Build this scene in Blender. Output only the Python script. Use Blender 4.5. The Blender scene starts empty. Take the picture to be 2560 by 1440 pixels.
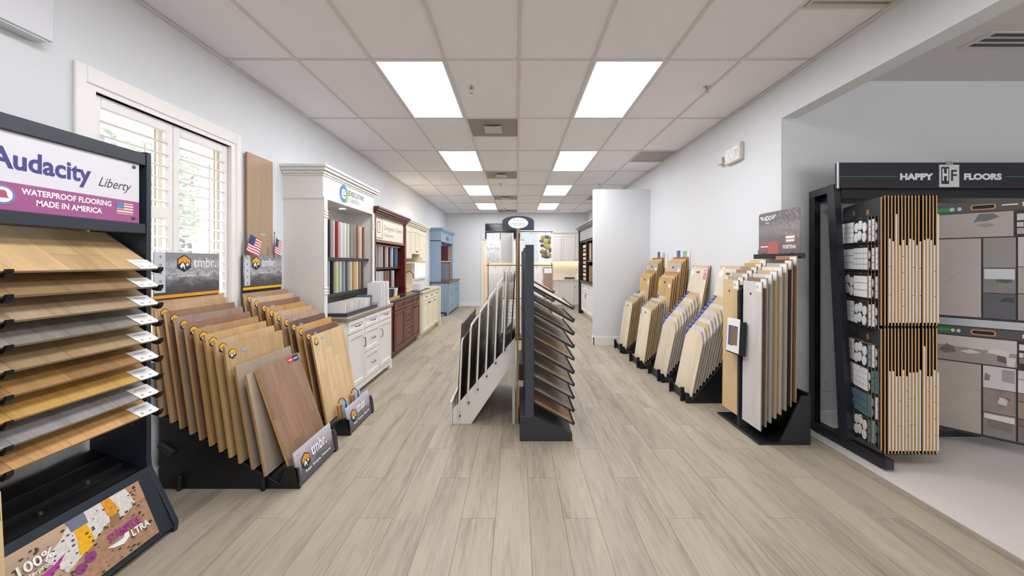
import bpy, bmesh, math, random
from mathutils import Vector, Matrix
random.seed(11)
S = bpy.context.scene
COL = S.collection
R = math.radians

# ---------------------------------------------------------------- camera, world, exposure
cd = bpy.data.cameras.new('camera'); cam = bpy.data.objects.new('camera', cd); COL.objects.link(cam)
cam.location = (0, 0, 1.5); cam.rotation_euler = (R(90), 0, 0)
cd.sensor_width = 36.0; cd.lens = 36.0 * 910 / 2560; cd.shift_x = -11 / 2560; cd.shift_y = -65 / 2560
cd.clip_start = 0.05; cd.clip_end = 300
S.camera = cam
W = bpy.data.worlds.new('sky'); S.world = W; W.use_nodes = True
bg = W.node_tree.nodes['Background']; bg.inputs[0].default_value = (0.985, 0.985, 1.0, 1); bg.inputs[1].default_value = 3.0
S.view_settings.view_transform = 'Standard'; S.view_settings.look = 'None'
S.view_settings.exposure = 0.72; S.view_settings.gamma = 1.0; S.view_settings.use_curve_mapping = False
PANEL_POWER = 10.5

# ---------------------------------------------------------------- material helpers
def lin(h):
    if isinstance(h, (tuple, list)): return tuple(h[:3]) + (1,)
    h = h.lstrip('#'); c = [int(h[i:i+2], 16) / 255 for i in (0, 2, 4)]
    return tuple(x / 12.92 if x <= .04045 else ((x + .055) / 1.055) ** 2.4 for x in c) + (1,)
MC = {}
def mat(h, rough=.5, metal=0, noise=0, scale=40, emit=0, bump=0, trans=0):
    k = ('m', h, rough, metal, noise, scale, emit, bump, trans)
    if k in MC: return MC[k]
    m = bpy.data.materials.new('paint_' + h.strip('#')); m.use_nodes = True; MC[k] = m
    nt = m.node_tree; b = nt.nodes['Principled BSDF']; c = lin(h)
    b.inputs['Base Color'].default_value = c; b.inputs['Roughness'].default_value = rough; b.inputs['Metallic'].default_value = metal
    if trans: b.inputs['Transmission Weight'].default_value = trans; b.inputs['IOR'].default_value = 1.05
    if emit: b.inputs['Emission Color'].default_value = c; b.inputs['Emission Strength'].default_value = emit
    if noise or bump:
        tc = nt.nodes.new('ShaderNodeTexCoord'); n = nt.nodes.new('ShaderNodeTexNoise')
        n.inputs['Scale'].default_value = scale; n.inputs['Detail'].default_value = 4
        nt.links.new(tc.outputs['Object'], n.inputs['Vector'])
        if noise:
            r = nt.nodes.new('ShaderNodeValToRGB')
            r.color_ramp.elements[0].position = .3; r.color_ramp.elements[1].position = .7
            r.color_ramp.elements[0].color = tuple(x * (1 - noise) for x in c[:3]) + (1,)
            r.color_ramp.elements[1].color = tuple(min(1, x * (1 + noise)) for x in c[:3]) + (1,)
            nt.links.new(n.outputs['Fac'], r.inputs['Fac']); nt.links.new(r.outputs['Color'], b.inputs['Base Color'])
        if bump:
            bp = nt.nodes.new('ShaderNodeBump'); bp.inputs['Strength'].default_value = bump; bp.inputs['Distance'].default_value = .004
            nt.links.new(n.outputs['Fac'], bp.inputs['Height']); nt.links.new(bp.outputs['Normal'], b.inputs['Normal'])
    return m
def wood(h, axis='Z', con=.3, rough=.45, grain=26, vary=.10):
    """procedural plank: streaks along one local axis, shifted per object"""
    k = ('w', h, axis, con, rough, grain, vary)
    if k in MC: return MC[k]
    m = bpy.data.materials.new('wood_' + h.strip('#')); m.use_nodes = True; MC[k] = m
    nt = m.node_tree; N = nt.nodes; L = nt.links; b = N['Principled BSDF']; c = lin(h)
    b.inputs['Roughness'].default_value = rough
    tc = N.new('ShaderNodeTexCoord'); oi = N.new('ShaderNodeObjectInfo')
    mul = N.new('ShaderNodeMath'); mul.operation = 'MULTIPLY'; mul.inputs[1].default_value = 53.0
    L.new(oi.outputs['Random'], mul.inputs[0])
    add = N.new('ShaderNodeVectorMath'); add.operation = 'ADD'
    L.new(tc.outputs['Object'], add.inputs[0]); L.new(mul.outputs[0], add.inputs[1])
    mp = N.new('ShaderNodeMapping'); i = 'XYZ'.index(axis); sc = [1, 1, 1]; sc[i] = .09
    mp.inputs['Scale'].default_value = sc; L.new(add.outputs[0], mp.inputs['Vector'])
    n1 = N.new('ShaderNodeTexNoise'); n1.inputs['Scale'].default_value = grain * .45; n1.inputs['Detail'].default_value = 3; n1.inputs['Distortion'].default_value = .7
    n2 = N.new('ShaderNodeTexNoise'); n2.inputs['Scale'].default_value = grain * 3.2; n2.inputs['Detail'].default_value = 5
    L.new(mp.outputs[0], n1.inputs['Vector']); L.new(mp.outputs[0], n2.inputs['Vector'])
    mx = N.new('ShaderNodeMix'); mx.data_type = 'FLOAT'; mx.inputs[0].default_value = .4
    L.new(n1.outputs['Fac'], mx.inputs[2]); L.new(n2.outputs['Fac'], mx.inputs[3])
    r = N.new('ShaderNodeValToRGB'); e = r.color_ramp.elements
    e[0].position = .30; e[0].color = (c[0] * (1 - con), c[1] * (1 - con * 1.08), c[2] * (1 - con * 1.18), 1)
    e[1].position = .68; e[1].color = tuple(min(1, x * (1 + con * .45)) for x in c[:3]) + (1,)
    mid = e.new(.5); mid.color = c
    L.new(mx.outputs[0], r.inputs['Fac'])
    hs = N.new('ShaderNodeHueSaturation'); mr = N.new('ShaderNodeMapRange')
    mr.inputs['To Min'].default_value = 1 - vary; mr.inputs['To Max'].default_value = 1 + vary
    L.new(oi.outputs['Random'], mr.inputs['Value']); L.new(mr.outputs[0], hs.inputs['Value'])
    L.new(r.outputs['Color'], hs.inputs['Color']); L.new(hs.outputs['Color'], b.inputs['Base Color'])
    return m
def scenic(name, bands, scale=6, amp=.35, rough=.35):
    """print of a hazy mountain view: tones by height, broken up with noise (generated coords)"""
    k = ('s', name)
    if k in MC: return MC[k]
    m = bpy.data.materials.new(name); m.use_nodes = True; MC[k] = m
    nt = m.node_tree; N = nt.nodes; L = nt.links; b = N['Principled BSDF']; b.inputs['Roughness'].default_value = rough
    tc = N.new('ShaderNodeTexCoord'); sp = N.new('ShaderNodeSeparateXYZ'); L.new(tc.outputs['Generated'], sp.inputs[0])
    n = N.new('ShaderNodeTexNoise'); n.inputs['Scale'].default_value = scale; n.inputs['Detail'].default_value = 6; n.inputs['Roughness'].default_value = .62
    L.new(tc.outputs['Generated'], n.inputs['Vector'])
    ma = N.new('ShaderNodeMath'); ma.operation = 'MULTIPLY_ADD'; ma.inputs[1].default_value = amp * 2; 
    su = N.new('ShaderNodeMath'); su.operation = 'SUBTRACT'; su.inputs[1].default_value = amp
    L.new(n.outputs['Fac'], ma.inputs[0]); L.new(sp.outputs['Z'], ma.inputs[2]); L.new(ma.outputs[0], su.inputs[0])
    r = N.new('ShaderNodeValToRGB'); e = r.color_ramp.elements
    e[0].position, e[0].color = bands[0][0], lin(bands[0][1]); e[1].position, e[1].color = bands[-1][0], lin(bands[-1][1])
    for p, c in bands[1:-1]: q = e.new(p); q.color = lin(c)
    L.new(su.outputs[0], r.inputs['Fac']); L.new(r.outputs['Color'], b.inputs['Base Color'])
    return m
def tiled(h, g, bw, bh, off=.5, rough=.3, mort=.004):
    """fine mosaic that is too small to build piece by piece"""
    k = ('t', h, g, bw, bh, off)
    if k in MC: return MC[k]
    m = bpy.data.materials.new('mosaic_' + h.strip('#')); m.use_nodes = True; MC[k] = m
    nt = m.node_tree; N = nt.nodes; L = nt.links; b = N['Principled BSDF']; b.inputs['Roughness'].default_value = rough
    tc = N.new('ShaderNodeTexCoord'); sp = N.new('ShaderNodeSeparateXYZ'); cb = N.new('ShaderNodeCombineXYZ')
    L.new(tc.outputs['Object'], sp.inputs[0]); L.new(sp.outputs['X'], cb.inputs['X']); L.new(sp.outputs['Z'], cb.inputs['Y'])
    br = N.new('ShaderNodeTexBrick'); br.offset = off; br.inputs['Scale'].default_value = 1
    c = lin(h); br.inputs['Color1'].default_value = c; br.inputs['Color2'].default_value = tuple(x * .82 for x in c[:3]) + (1,)
    br.inputs['Mortar'].default_value = lin(g); br.inputs['Mortar Size'].default_value = mort
    br.inputs['Brick Width'].default_value = bw; br.inputs['Row Height'].default_value = bh
    L.new(cb.outputs[0], br.inputs['Vector']); L.new(br.outputs['Color'], b.inputs['Base Color'])
    return m

# ---------------------------------------------------------------- mesh helpers
class MB:
    def __init__(s, M=None): s.v = []; s.f = []; s.m = []; s.M = M or Matrix()
    def add(s, vs, fs, mi=0):
        b = len(s.v); s.v += [tuple(s.M @ Vector(p)) for p in vs]
        for i, f in enumerate(fs): s.f.append([b + j for j in f]); s.m.append(mi[i] if isinstance(mi, (list, tuple)) else mi)
        return s
    def box(s, x0, x1, y0, y1, z0, z1, mi=0):
        v = [(x, y, z) for x in (x0, x1) for y in (y0, y1) for z in (z0, z1)]
        return s.add(v, [(0,1,3,2),(4,6,7,5),(0,4,5,1),(2,3,7,6),(0,2,6,4),(1,5,7,3)], mi)
    def prism(s, pts, ax, a, b, mi=0, cap=None):
        n = len(pts); f = {'x': lambda p, t: (t, p[0], p[1]), 'y': lambda p, t: (p[0], t, p[1]), 'z': lambda p, t: (p[0], p[1], t)}[ax]
        v = [f(p, a) for p in pts] + [f(p, b) for p in pts]; cm = mi if cap is None else cap
        return s.add(v, [tuple(range(n)), tuple(range(2*n-1, n-1, -1))] + [(i, (i+1) % n, n+(i+1) % n, n+i) for i in range(n)], [cm, cm] + [mi]*n)
    def cyl(s, p0, p1, r, n=10, r1=None, mi=0):
        p0 = Vector(p0); p1 = Vector(p1); d = (p1-p0).normalized(); u = d.orthogonal().normalized(); w = d.cross(u); r1 = r if r1 is None else r1
        v = []
        for p, q in ((p0, r), (p1, r1)): v += [tuple(p + (u*math.cos(2*math.pi*i/n) + w*math.sin(2*math.pi*i/n))*q) for i in range(n)]
        return s.add(v, [tuple(range(n)), tuple(range(2*n-1, n-1, -1))] + [(i, (i+1) % n, n+(i+1) % n, n+i) for i in range(n)], mi)
    def tube(s, pts, r, n=6, mi=0):
        P = [Vector(p) for p in pts]; v = []; u = None
        for i, p in enumerate(P):
            d = (P[min(i+1, len(P)-1)] - P[max(i-1, 0)]).normalized()
            u = d.orthogonal().normalized() if u is None else (u - d*u.dot(d)).normalized()
            w = d.cross(u); v += [tuple(p + (u*math.cos(2*math.pi*k/n) + w*math.sin(2*math.pi*k/n))*r) for k in range(n)]
        f = []
        for i in range(len(P)-1): f += [(i*n+k, i*n+(k+1) % n, (i+1)*n+(k+1) % n, (i+1)*n+k) for k in range(n)]
        f += [tuple(range(n)), tuple(range(len(v)-1, len(v)-n-1, -1))]
        return s.add(v, f, mi)
    def ball(s, c, rx, ry, rz, nu=10, nv=6, mi=0):
        v = [(c[0], c[1], c[2]+rz)]
        for j in range(1, nv):
            t = math.pi*j/nv
            v += [(c[0]+rx*math.sin(t)*math.cos(2*math.pi*i/nu), c[1]+ry*math.sin(t)*math.sin(2*math.pi*i/nu), c[2]+rz*math.cos(t)) for i in range(nu)]
        v.append((c[0], c[1], c[2]-rz)); f = [(0, 1+i, 1+(i+1) % nu) for i in range(nu)]
        for j in range(nv-2): f += [(1+j*nu+i, 1+(j+1)*nu+i, 1+(j+1)*nu+(i+1) % nu, 1+j*nu+(i+1) % nu) for i in range(nu)]
        q = len(v)-1; o = 1+(nv-2)*nu; f += [(q, o+(i+1) % nu, o+i) for i in range(nu)]
        return s.add(v, f, mi)
    def mesh(s, name, mats, smooth=False):
        me = bpy.data.meshes.new(name); me.from_pydata(s.v, [], s.f)
        for m in (mats if isinstance(mats, (list, tuple)) else [mats]): me.materials.append(m)
        me.polygons.foreach_set('material_index', s.m)
        bm = bmesh.new(); bm.from_mesh(me); bmesh.ops.recalc_face_normals(bm, faces=bm.faces[:])
        if smooth:
            for f in bm.faces: f.smooth = True
            for e in bm.edges:
                if len(e.link_faces) == 2 and e.calc_face_angle(0) > .7: e.smooth = False
        bm.to_mesh(me); bm.free(); return me
    def build(s, name, mats, parent=None, kind=None, smooth=False, bevel=0, local=False):
        return obj(name, s.mesh(name, mats, smooth), parent, kind=kind, bevel=bevel, local=local)
WM = {}
def obj(name, me, parent=None, mtx=None, kind=None, bevel=0, local=False):
    """local: mesh given in the parent's own axes; else mesh given in world axes"""
    o = bpy.data.objects.new(name, me); COL.objects.link(o); M = mtx or Matrix()
    if parent is not None:
        o.parent = parent
        if local: WM[o.name] = WM[parent.name] @ M
        else: o.matrix_parent_inverse = WM[parent.name].inverted(); WM[o.name] = M.copy()
        o.matrix_basis = M
    else: o.matrix_basis = M; WM[o.name] = M.copy()
    if kind: o['kind'] = kind
    if bevel:
        b = o.modifiers.new('edge', 'BEVEL'); b.width = bevel; b.segments = 1; b.limit_method = 'ANGLE'; b.angle_limit = R(40)
    return o
def tag(o, label, cat, group=None):
    o['label'] = label; o['category'] = cat
    if group: o['group'] = group
    return o
def thing(name, label, cat, loc=(0, 0, 0), group=None):
    o = obj(name, None, mtx=Matrix.Translation(loc)); o.empty_display_size = .05
    return tag(o, label, cat, group)
T = Matrix.Translation
def FL(x, y, z, lean=0, yaw=0): return T((x, y, z)) @ Matrix.Rotation(R(90+yaw), 4, 'Z') @ Matrix.Rotation(-R(lean), 4, 'X')    # faces +X
def FR(x, y, z, lean=0, yaw=0): return T((x, y, z)) @ Matrix.Rotation(R(-90+yaw), 4, 'Z') @ Matrix.Rotation(-R(lean), 4, 'X')   # faces -X
def FC(x, y, z, lean=0, yaw=0): return T((x, y, z)) @ Matrix.Rotation(R(yaw), 4, 'Z') @ Matrix.Rotation(-R(lean), 4, 'X')       # faces -Y
TXT = {}
def text_mesh(s, w, h, m, bold=0, shear=0, space=1):
    k = (s, w, h, m.name, bold, shear, space)
    if k in TXT: return TXT[k]
    c = bpy.data.curves.new('lettering', 'FONT'); c.body = s; c.size = 1; c.offset = bold; c.shear = shear; c.resolution_u = 3
    c.space_character = space; c.align_x = 'LEFT'; c.fill_mode = 'FRONT'
    o = bpy.data.objects.new('tmp', c); COL.objects.link(o)
    dg = bpy.context.evaluated_depsgraph_get(); me = bpy.data.meshes.new_from_object(o.evaluated_get(dg))
    bpy.data.objects.remove(o); bpy.data.curves.remove(c)
    xs = [v.co.x for v in me.vertices]; ys = [v.co.y for v in me.vertices]
    x0, x1, y0, y1 = min(xs), max(xs), min(ys), max(ys); sy = h/(y1-y0); sx = (w/(x1-x0)) if w else sy
    for v in me.vertices: v.co = ((v.co.x-x0)*sx, 0, (v.co.y-y0)*sy)
    me.materials.clear(); me.materials.append(m); me.name = 'lettering'; TXT[k] = me
    return me
def text(s, w, h, m, parent, M, bold=0, shear=0, space=1, name='lettering'):
    return obj(name, text_mesh(s, w, h, m, bold, shear, space), parent, M)
def flat(name, M, pts, m, parent, th=.001):
    """thin printed shape: polygon in the local x/z plane, front towards -y"""
    return MB(M).prism(pts, 'y', -th, 0).build(name, m, parent)
def rect(x0, x1, z0, z1): return [(x0, z0), (x1, z0), (x1, z1), (x0, z1)]
def oval(cx, cz, rx, rz, n=20): return [(cx+rx*math.cos(2*math.pi*i/n), cz+rz*math.sin(2*math.pi*i/n)) for i in range(n)]
ORD = ['first', 'second', 'third', 'fourth', 'fifth', 'sixth', 'seventh', 'eighth', 'ninth', 'tenth', 'eleventh', 'twelfth', 'thirteenth', 'fourteenth', 'fifteenth', 'sixteenth', 'seventeenth', 'eighteenth']

WALL = mat('#dfe2e4', .75, bump=.05, scale=120); WHITE = mat('#e6e6e3', .4); BLACK = mat('#17181b', .4); SLATE = mat('#2b333d', .35)
CHROME = mat('#b8b8b8', .25, .9); PEWTER = mat('#5d5853', .35, .8); MDF = wood('#c69b62', 'Z', .12)
PAPER = mat('#f0f0ee', .5)

# ---------------------------------------------------------------- the setting
XL, XR, YB, YF, ZC = -2.40, 2.43, 12.4, -3.6, 3.16
XA, YA, XB = 6.4, 3.34, 2.57        # alcove right wall, alcove back wall, alcove side of header
def struct(name, b, m, **k): return b.build(name, m, kind='structure', **k)
# left wall with two window openings
W1 = (2.05, 3.09, .90, 2.47); W2 = (8.55, 9.5, 1.13, 1.62)
b = MB()
for y0, y1, z0, z1 in ((YF, W1[0], 0, ZC+.1), (W1[0], W1[1], 0, W1[2]), (W1[0], W1[1], W1[3], ZC+.1), (W1[1], W2[0], 0, ZC+.1), (W2[0], W2[1], 0, W2[2]), (W2[0], W2[1], W2[3], ZC+.1), (W2[1], YB+.15, 0, ZC+.1)):
    b.box(XL-.16, XL, y0, y1, z0, z1)
struct('wall_left', b, WALL)
b = MB(); b.box(XR, XB, YA, YB+.15, 0, ZC+.1); b.box(XR, XB, YF, YA, 2.816, ZC+.1)
struct('wall_right', b, WALL)
struct('wall_alcove', MB().box(XB, XA, YA, YA+.12, 0, ZC+.1), WALL)
struct('wall_side', MB().box(XA, XA+.12, YF, YA+.12, 0, ZC+.1), WALL)
struct('wall_partition', MB().box(1.407, XR, 6.6, 6.72, 0, 2.82), WALL)
DX0, DX1, DZ = -1.12, -.12, 2.14
b = MB(); b.box(XL-.16, DX0, YB, YB+.14, 0, ZC+.1); b.box(DX1, XR+.14, YB, YB+.14, 0, ZC+.1); b.box(DX0, DX1, YB, YB+.14, DZ, ZC+.1); b.box(-1.2, XR, YB-.03, YB, DZ+.12, ZC)
struct('wall_back', b, WALL)
b = MB()
for x0, x1, z0, z1 in ((XL-.16, 2.7, 0, ZC+.1), (2.7, 6.0, 2.6, ZC+.1), (2.7, 6.0, 0, .4), (6.0, XA+.12, 0, ZC+.1)): b.box(x0, x1, YF-.12, YF, z0, z1)
struct('wall_front', b, WALL)
struct('window_front_offscreen', MB().box(4.3, 4.4, YF-.12, YF, .4, 2.6).box(2.7, 6.0, YF-.02, YF+.02, .36, .4).box(2.7, 6.0, YF-.02, YF+.02, 2.6, 2.64), mat('#e9e9e7', .45))
# baseboards
BB = mat('#e9e9e7', .45)
struct('baseboard_left', MB().box(XL, XL+.014, YF, 3.7, 0, .13).box(XL, XL+.014, 8.7, 10.08, 0, .13), BB)
struct('baseboard_back', MB().box(XL, DX0-.08, YB-.014, YB, 0, .13), BB)
struct('baseboard_partition', MB().box(1.393, XR, 6.586, 6.6, 0, .14).box(1.393, 1.407, 6.586, 6.734, 0, .14), BB)
struct('baseboard_right', MB().box(XR-.014, XR, YA, 6.586, 0, .13), BB)
struct('baseboard_alcove', MB().box(XB, XA, YA-.014, YA, 0, .13).box(XR-.014, XB, YA-.014, YA, 0, .13), BB)
# back room glimpsed through the doorway
struct('wall_back_room', MB().box(-2.4, .8, 14.2, 14.3, 0, 2.7).box(-2.5, -2.4, YB+.14, 14.3, 0, 2.7).box(.8, .9, YB+.14, 14.3, 0, 2.7), mat('#f0e8d6', .7))
b = MB(); b.box(DX0-.08, DX0, YB-.02, YB, 0, DZ+.08); b.box(DX1, DX1+.08, YB-.02, YB, 0, DZ+.08); b.box(DX0, DX1, YB-.02, YB, DZ, DZ+.08)
struct('ceiling.002', MB().box(-2.5, .9, YB+.14, 14.3, 2.7, 2.8), mat('#ece6d8', .8))
struct('floor.002', MB().box(-2.4, .8, YB+.14, 14.2, -.09, 0), mat('#c9b79a', .6))
struct('trim_1', b, mat('#efe9dc', .45))

# floor: planks laid one by one over a sub-floor
sub = struct('floor', MB().box(XL, 2.548, YF, YB+.14, -.09, -.007), mat('#7d6f5c', .8))
FW = wood('#a29886', 'Y', .36, .5, 21, .07)
cand = []
k0 = math.floor((XL+.323)/.2)
for k in range(k0, 16):
    x0 = max(XL, -.323+.2*k); x1 = min(2.546, -.323+.2*(k+1))
    if x1-x0 < .01: continue
    y = (2.13, 2.53, 2.93)[(k*2) % 3]-1.22*6
    while y < YB+.14:
        a = max(YF, y); c = min(YB+.14, y+1.22)
        if c-a > .02: cand.append((x0, x1, a, c))
        y += 1.22
cand.sort(key=lambda q: (q[3] < 1.3, math.hypot((q[0]+q[1])/2, (q[2]+q[3])/2)))
PM = {}
for x0, x1, a, c in cand[:300]:
    key = (round(x1-x0, 4), round(c-a, 3))
    if key not in PM: PM[key] = MB().box(-key[0]/2+.0008, key[0]/2-.0008, -key[1]/2+.0008, key[1]/2-.0008, -.007, 0).mesh('floor_plank', FW)
    obj('floor_plank', PM[key], sub, T(((x0+x1)/2, (a+c)/2, 0)))
b = MB()
for x0, x1, a, c in cand[300:]: b.box(x0+.0008, x1-.0008, a+.0008, c-.0008, -.007, 0)
b.build('floor_plank', FW, sub, kind='stuff')
struct('floor.001', MB().box(2.549, XA, YF, YA, -.09, 0), mat('#dcd5d0', .38, noise=.03, scale=3))

# ceiling: slab, lay-in tiles, T-bars
ceil = struct('ceiling', MB().box(XL-.16, XB, YF, YB+.15, ZC+.03, ZC+.1), mat('#9b9691', .8))
struct('ceiling.001', MB().box(XB, XA+.12, YF-.12, YA+.12, ZC, ZC+.1), mat('#d6d2d0', .8))
GX = [XL]+[.0246+.6096*k for k in range(-3, 4)]+[XR]
GY = [YF]+[2.985+1.2192*k for k in range(-5, 8)]+[YB]
TILE = mat('#f3f0f3', .9, noise=.025, scale=90, bump=.25); TBAR = mat('#dcd6d5', .6)
LX = (2, 5)                                 # columns of GX that hold lights: -1.19..-.59 and .63..1.24
jr = [j for j in range(len(GY)-1) if abs(GY[j]-2.985) < .01][0]
def is_light(i, j): return i in LX and (j-jr) % 2 == 0 and 0 < GY[j] < 11
VENT = {(3, 4.2042), (3, 6.6426), (3, 9.081), (3, 11.5194), (7, 5.4234), (7, 1.7658), (7, 9.081)}
TM = {}
def tile_obj(x0, x1, y0, y1):
    key = (round(x1-x0, 3), round(y1-y0, 3))
    if key not in TM: TM[key] = MB().box(-key[0]/2, key[0]/2, -key[1]/2, key[1]/2, 0, .014).mesh('ceiling_tile', TILE)
    obj('ceiling_tile', TM[key], ceil, T(((x0+x1)/2, (y0+y1)/2, ZC+.004)))
vents = []
for i in range(len(GX)-1):
    for j in range(len(GY)-1):
        x0, x1, y0, y1 = GX[i]+.006, GX[i+1]-.006, GY[j]+.006, GY[j+1]-.006
        if is_light(i, j): continue
        hit = [v for v in VENT if v[0] == i and abs(v[1]-GY[j]) < .05]
        if hit:
            vents.append((x0, x1, y0, y0+.598)); tile_obj(x0, x1, y0+.61, y1); continue
        tile_obj(x0, x1, y0, y1)
for x in GX[1:-1]: MB().box(x-.012, x+.012, YF, YB, ZC-.004, ZC+.004).build('grid_bar', TBAR, ceil)
for y in GY[1:-1]: MB().box(XL, XR, y-.012, y+.012, ZC-.0035, ZC+.004).build('grid_bar', TBAR, ceil)
for x0, x1, y0, y1 in vents: MB().box(x0, x1, y1-.002, y1+.018, ZC-.0035, ZC+.004).build('grid_bar', TBAR, ceil)
struct('trim_2', MB().box(XL, XL+.02, YF, YB, ZC-.02, ZC).box(XR-.02, XR, YF, YB, ZC-.02, ZC), TBAR)

# recessed light panels: their own light
PANEL = mat('#fbfaff', .4, emit=PANEL_POWER)
LFRAME = mat('#dfe4e6', .5)
for i in LX:
    for j in range(len(GY)-1):
        if not is_light(i, j): continue
        x0, x1, y0, y1 = GX[i]+.012, GX[i+1]-.012, GY[j]+.012, GY[j+1]-.012
        t = thing('ceiling_light' if GY[j] > 2 else 'ceiling_light_offscreen', f'recessed light panel, {ORD[round((10.3-GY[j])/2.4384)]} from back wall in the row nearer the {"cabinets" if i == 2 else "board racks"}', 'ceiling light', ((x0+x1)/2, (y0+y1)/2, ZC), 'recessed light panels in the tile grid')
        f = MB(); f.box(x0, x1, y0, y0+.02, ZC-.003, ZC+.02); f.box(x0, x1, y1-.02, y1, ZC-.003, ZC+.02); f.box(x0, x0+.02, y0+.02, y1-.02, ZC-.003, ZC+.02); f.box(x1-.02, x1, y0+.02, y1-.02, ZC-.003, ZC+.02)
        f.build('frame', LFRAME, t); MB().box(x0+.02, x1-.02, y0+.02, y1-.02, ZC+.002, ZC+.008).build('diffuser', PANEL, t)
t = thing('ceiling_light_offscreen', 'warm light panel in the room beyond the doorway', 'ceiling light', (-.8, 13.4, 2.7))
MB().box(-1.12, -.48, 13.08, 13.72, 2.68, 2.7).build('frame', LFRAME, t); MB().box(-1.1, -.5, 13.1, 13.7, 2.672, 2.68).build('diffuser', mat('#fff0d8', .4, emit=14), t)

# ceiling vents, sprinklers
VM = mat('#9b948d', .6); VM2 = mat('#c9c3bc', .6)
for q, (x0, x1, y0, y1) in enumerate(vents):
    cx, cy = (x0+x1)/2, (y0+y1)/2
    if cx < .5:
        t = thing('air_diffuser', f'grey square air diffuser with raised centre plate, {ORD[round((11.8-cy)/2.4384)]} from the back wall', 'air vent', (cx, cy, ZC), 'square air diffusers beside the light panels')
        MB().box(x0, x1, y0, y1, ZC+.004, ZC+.016).build('panel', VM, t)
        MB().box(cx-.11, cx+.10, cy-.10, cy+.10, ZC-.035, ZC-.01).build('centre_plate', VM2, t, bevel=.006)
        f = MB()
        for sx in (-.08, .07):
            for sy in (-.07, .07): f.box(cx+sx-.006, cx+sx+.006, cy+sy-.006, cy+sy+.006, ZC-.012, ZC+.005)
        f.build('bracket', VM2, t)
    else:
        t = thing('return_grille', f'slatted return air grille in ceiling by right wall, {ORD[round((9.38-cy)/3.7)]} from the back', 'air vent', (cx, cy, ZC), 'return grilles by the right wall')
        f = MB(); f.box(x0, x1, y0, y0+.03, ZC-.004, ZC+.01); f.box(x0, x1, y1-.03, y1, ZC-.004, ZC+.01); f.box(x0, x0+.03, y0+.03, y1-.03, ZC-.004, ZC+.01); f.box(x1-.03, x1, y0+.03, y1-.03, ZC-.004, ZC+.01)
        f.build('frame', VM2, t); MB().box(x0+.03, x1-.03, y0+.03, y1-.03, ZC+.010, ZC+.016).build('backing', VM, t)
        sl = None
        for i in range(12):
            y = y0+.055+i*.044
            if sl is None: sl = MB().box(-(x1-x0)/2+.03, (x1-x0)/2-.03, -.012, .012, 0, .004).mesh('slat', VM2)
            obj('slat', sl, t, T((cx, y, ZC+.002)))
for x, y in ((-.43, 3.46), (1.81, 3.46), (-.34, 7.75), (1.78, 7.75), (-.36, 11.3), (1.35, 11.6)):
    t = thing('fire_sprinkler', 'chrome fire sprinkler head hanging from a ceiling tile', 'sprinkler', (x, y, ZC), 'sprinkler heads in the ceiling')
    MB().cyl((x, y, ZC+.004), (x, y, ZC-.008), .034, 16, .026).build('escutcheon', CHROME, t, smooth=True)
    f = MB(); f.cyl((x, y, ZC-.008), (x, y, ZC-.028), .009); f.tube([(x-.008, y, ZC-.028), (x-.016, y, ZC-.04), (x, y, ZC-.055)], .003); f.tube([(x+.008, y, ZC-.028), (x+.016, y, ZC-.04), (x, y, ZC-.055)], .003)
    f.build('body', CHROME, t, smooth=True); MB().cyl((x, y, ZC-.055), (x, y, ZC-.058), .016, 12).build('deflector', CHROME, t)
t = thing('slot_diffuser', 'dark three-slot linear air diffuser in the alcove ceiling', 'air vent', (4.1, 2.7, ZC))
MB().box(3.42, 4.9, 2.62, 2.82, ZC-.006, ZC).build('frame', mat('#d2cecb', .6), t)
for i in range(3): MB().box(3.47, 4.85, 2.635+i*.062, 2.668+i*.062, ZC-.0085, ZC-.004).build('slot', mat('#4b4846', .7), t)

# window 1: casing, two plantation shutter panels, outer glazing
SH = mat('#eceae6', .4)
w = struct('window_1', MB().box(XL, XL+.02, 1.965, 2.02, .84, 2.595).box(XL, XL+.02, 3.10, 3.15, .84, 2.595).box(XL, XL+.02, 2.02, 3.10, 2.50, 2.595).box(XL, XL+.03, 2.02, 3.10, .84, .90), SH, bevel=.004)
b = MB(); b.box(XL-.04, XL+.012, 2.02, 2.068, .90, 2.50); b.box(XL-.04, XL+.012, 3.052, 3.10, .90, 2.50); b.box(XL-.04, XL+.012, 2.068, 3.052, 2.47, 2.50)
b.build('shutter_frame', SH, w)
for a, c, mid in ((2.07, 2.565, True), (2.57, 3.05, False)):
    p = MB(); st = .05
    p.box(XL-.05, XL-.02, a, a+st, .905, 2.468); p.box(XL-.05, XL-.02, c-st, c, .905, 2.468); p.box(XL-.05, XL-.02, a+st, c-st, 2.40, 2.468); p.box(XL-.05, XL-.02, a+st, c-st, .905, .98)
    if mid: p.box(XL-.05, XL-.02, a+st, c-st, 1.795, 1.875)
    sp = p.build('shutter_panel', SH, w, bevel=.003)
    lm = MB(Matrix.Rotation(R(13), 4, 'Y')).prism([(-.042, 0), (-.025, .006), (.025, .006), (.042, 0), (.025, -.006), (-.025, -.006)], 'y', -(c-a-2*st)/2, (c-a-2*st)/2).mesh('louvre', SH)
    z = 1.02
    while z < 2.38:
        if not (mid and 1.76 < z < 1.91): obj('louvre', lm, sp, T((XL-.035, (a+c)/2, z)))
        z += .0815
    MB().cyl((XL+.004, (a+c)/2+.03, 1.05), (XL+.004, (a+c)/2+.03, 2.26), .006, 8).build('tilt_rod', SH, sp)
b = MB(); b.box(XL-.15, XL-.11, W1[0], W1[0]+.04, W1[2], W1[3]); b.box(XL-.15, XL-.11, W1[1]-.04, W1[1], W1[2], W1[3]); b.box(XL-.15, XL-.11, 2.55, 2.59, W1[2], W1[3])
b.build('sash', mat('#e8e0d2', .5), w)
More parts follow.
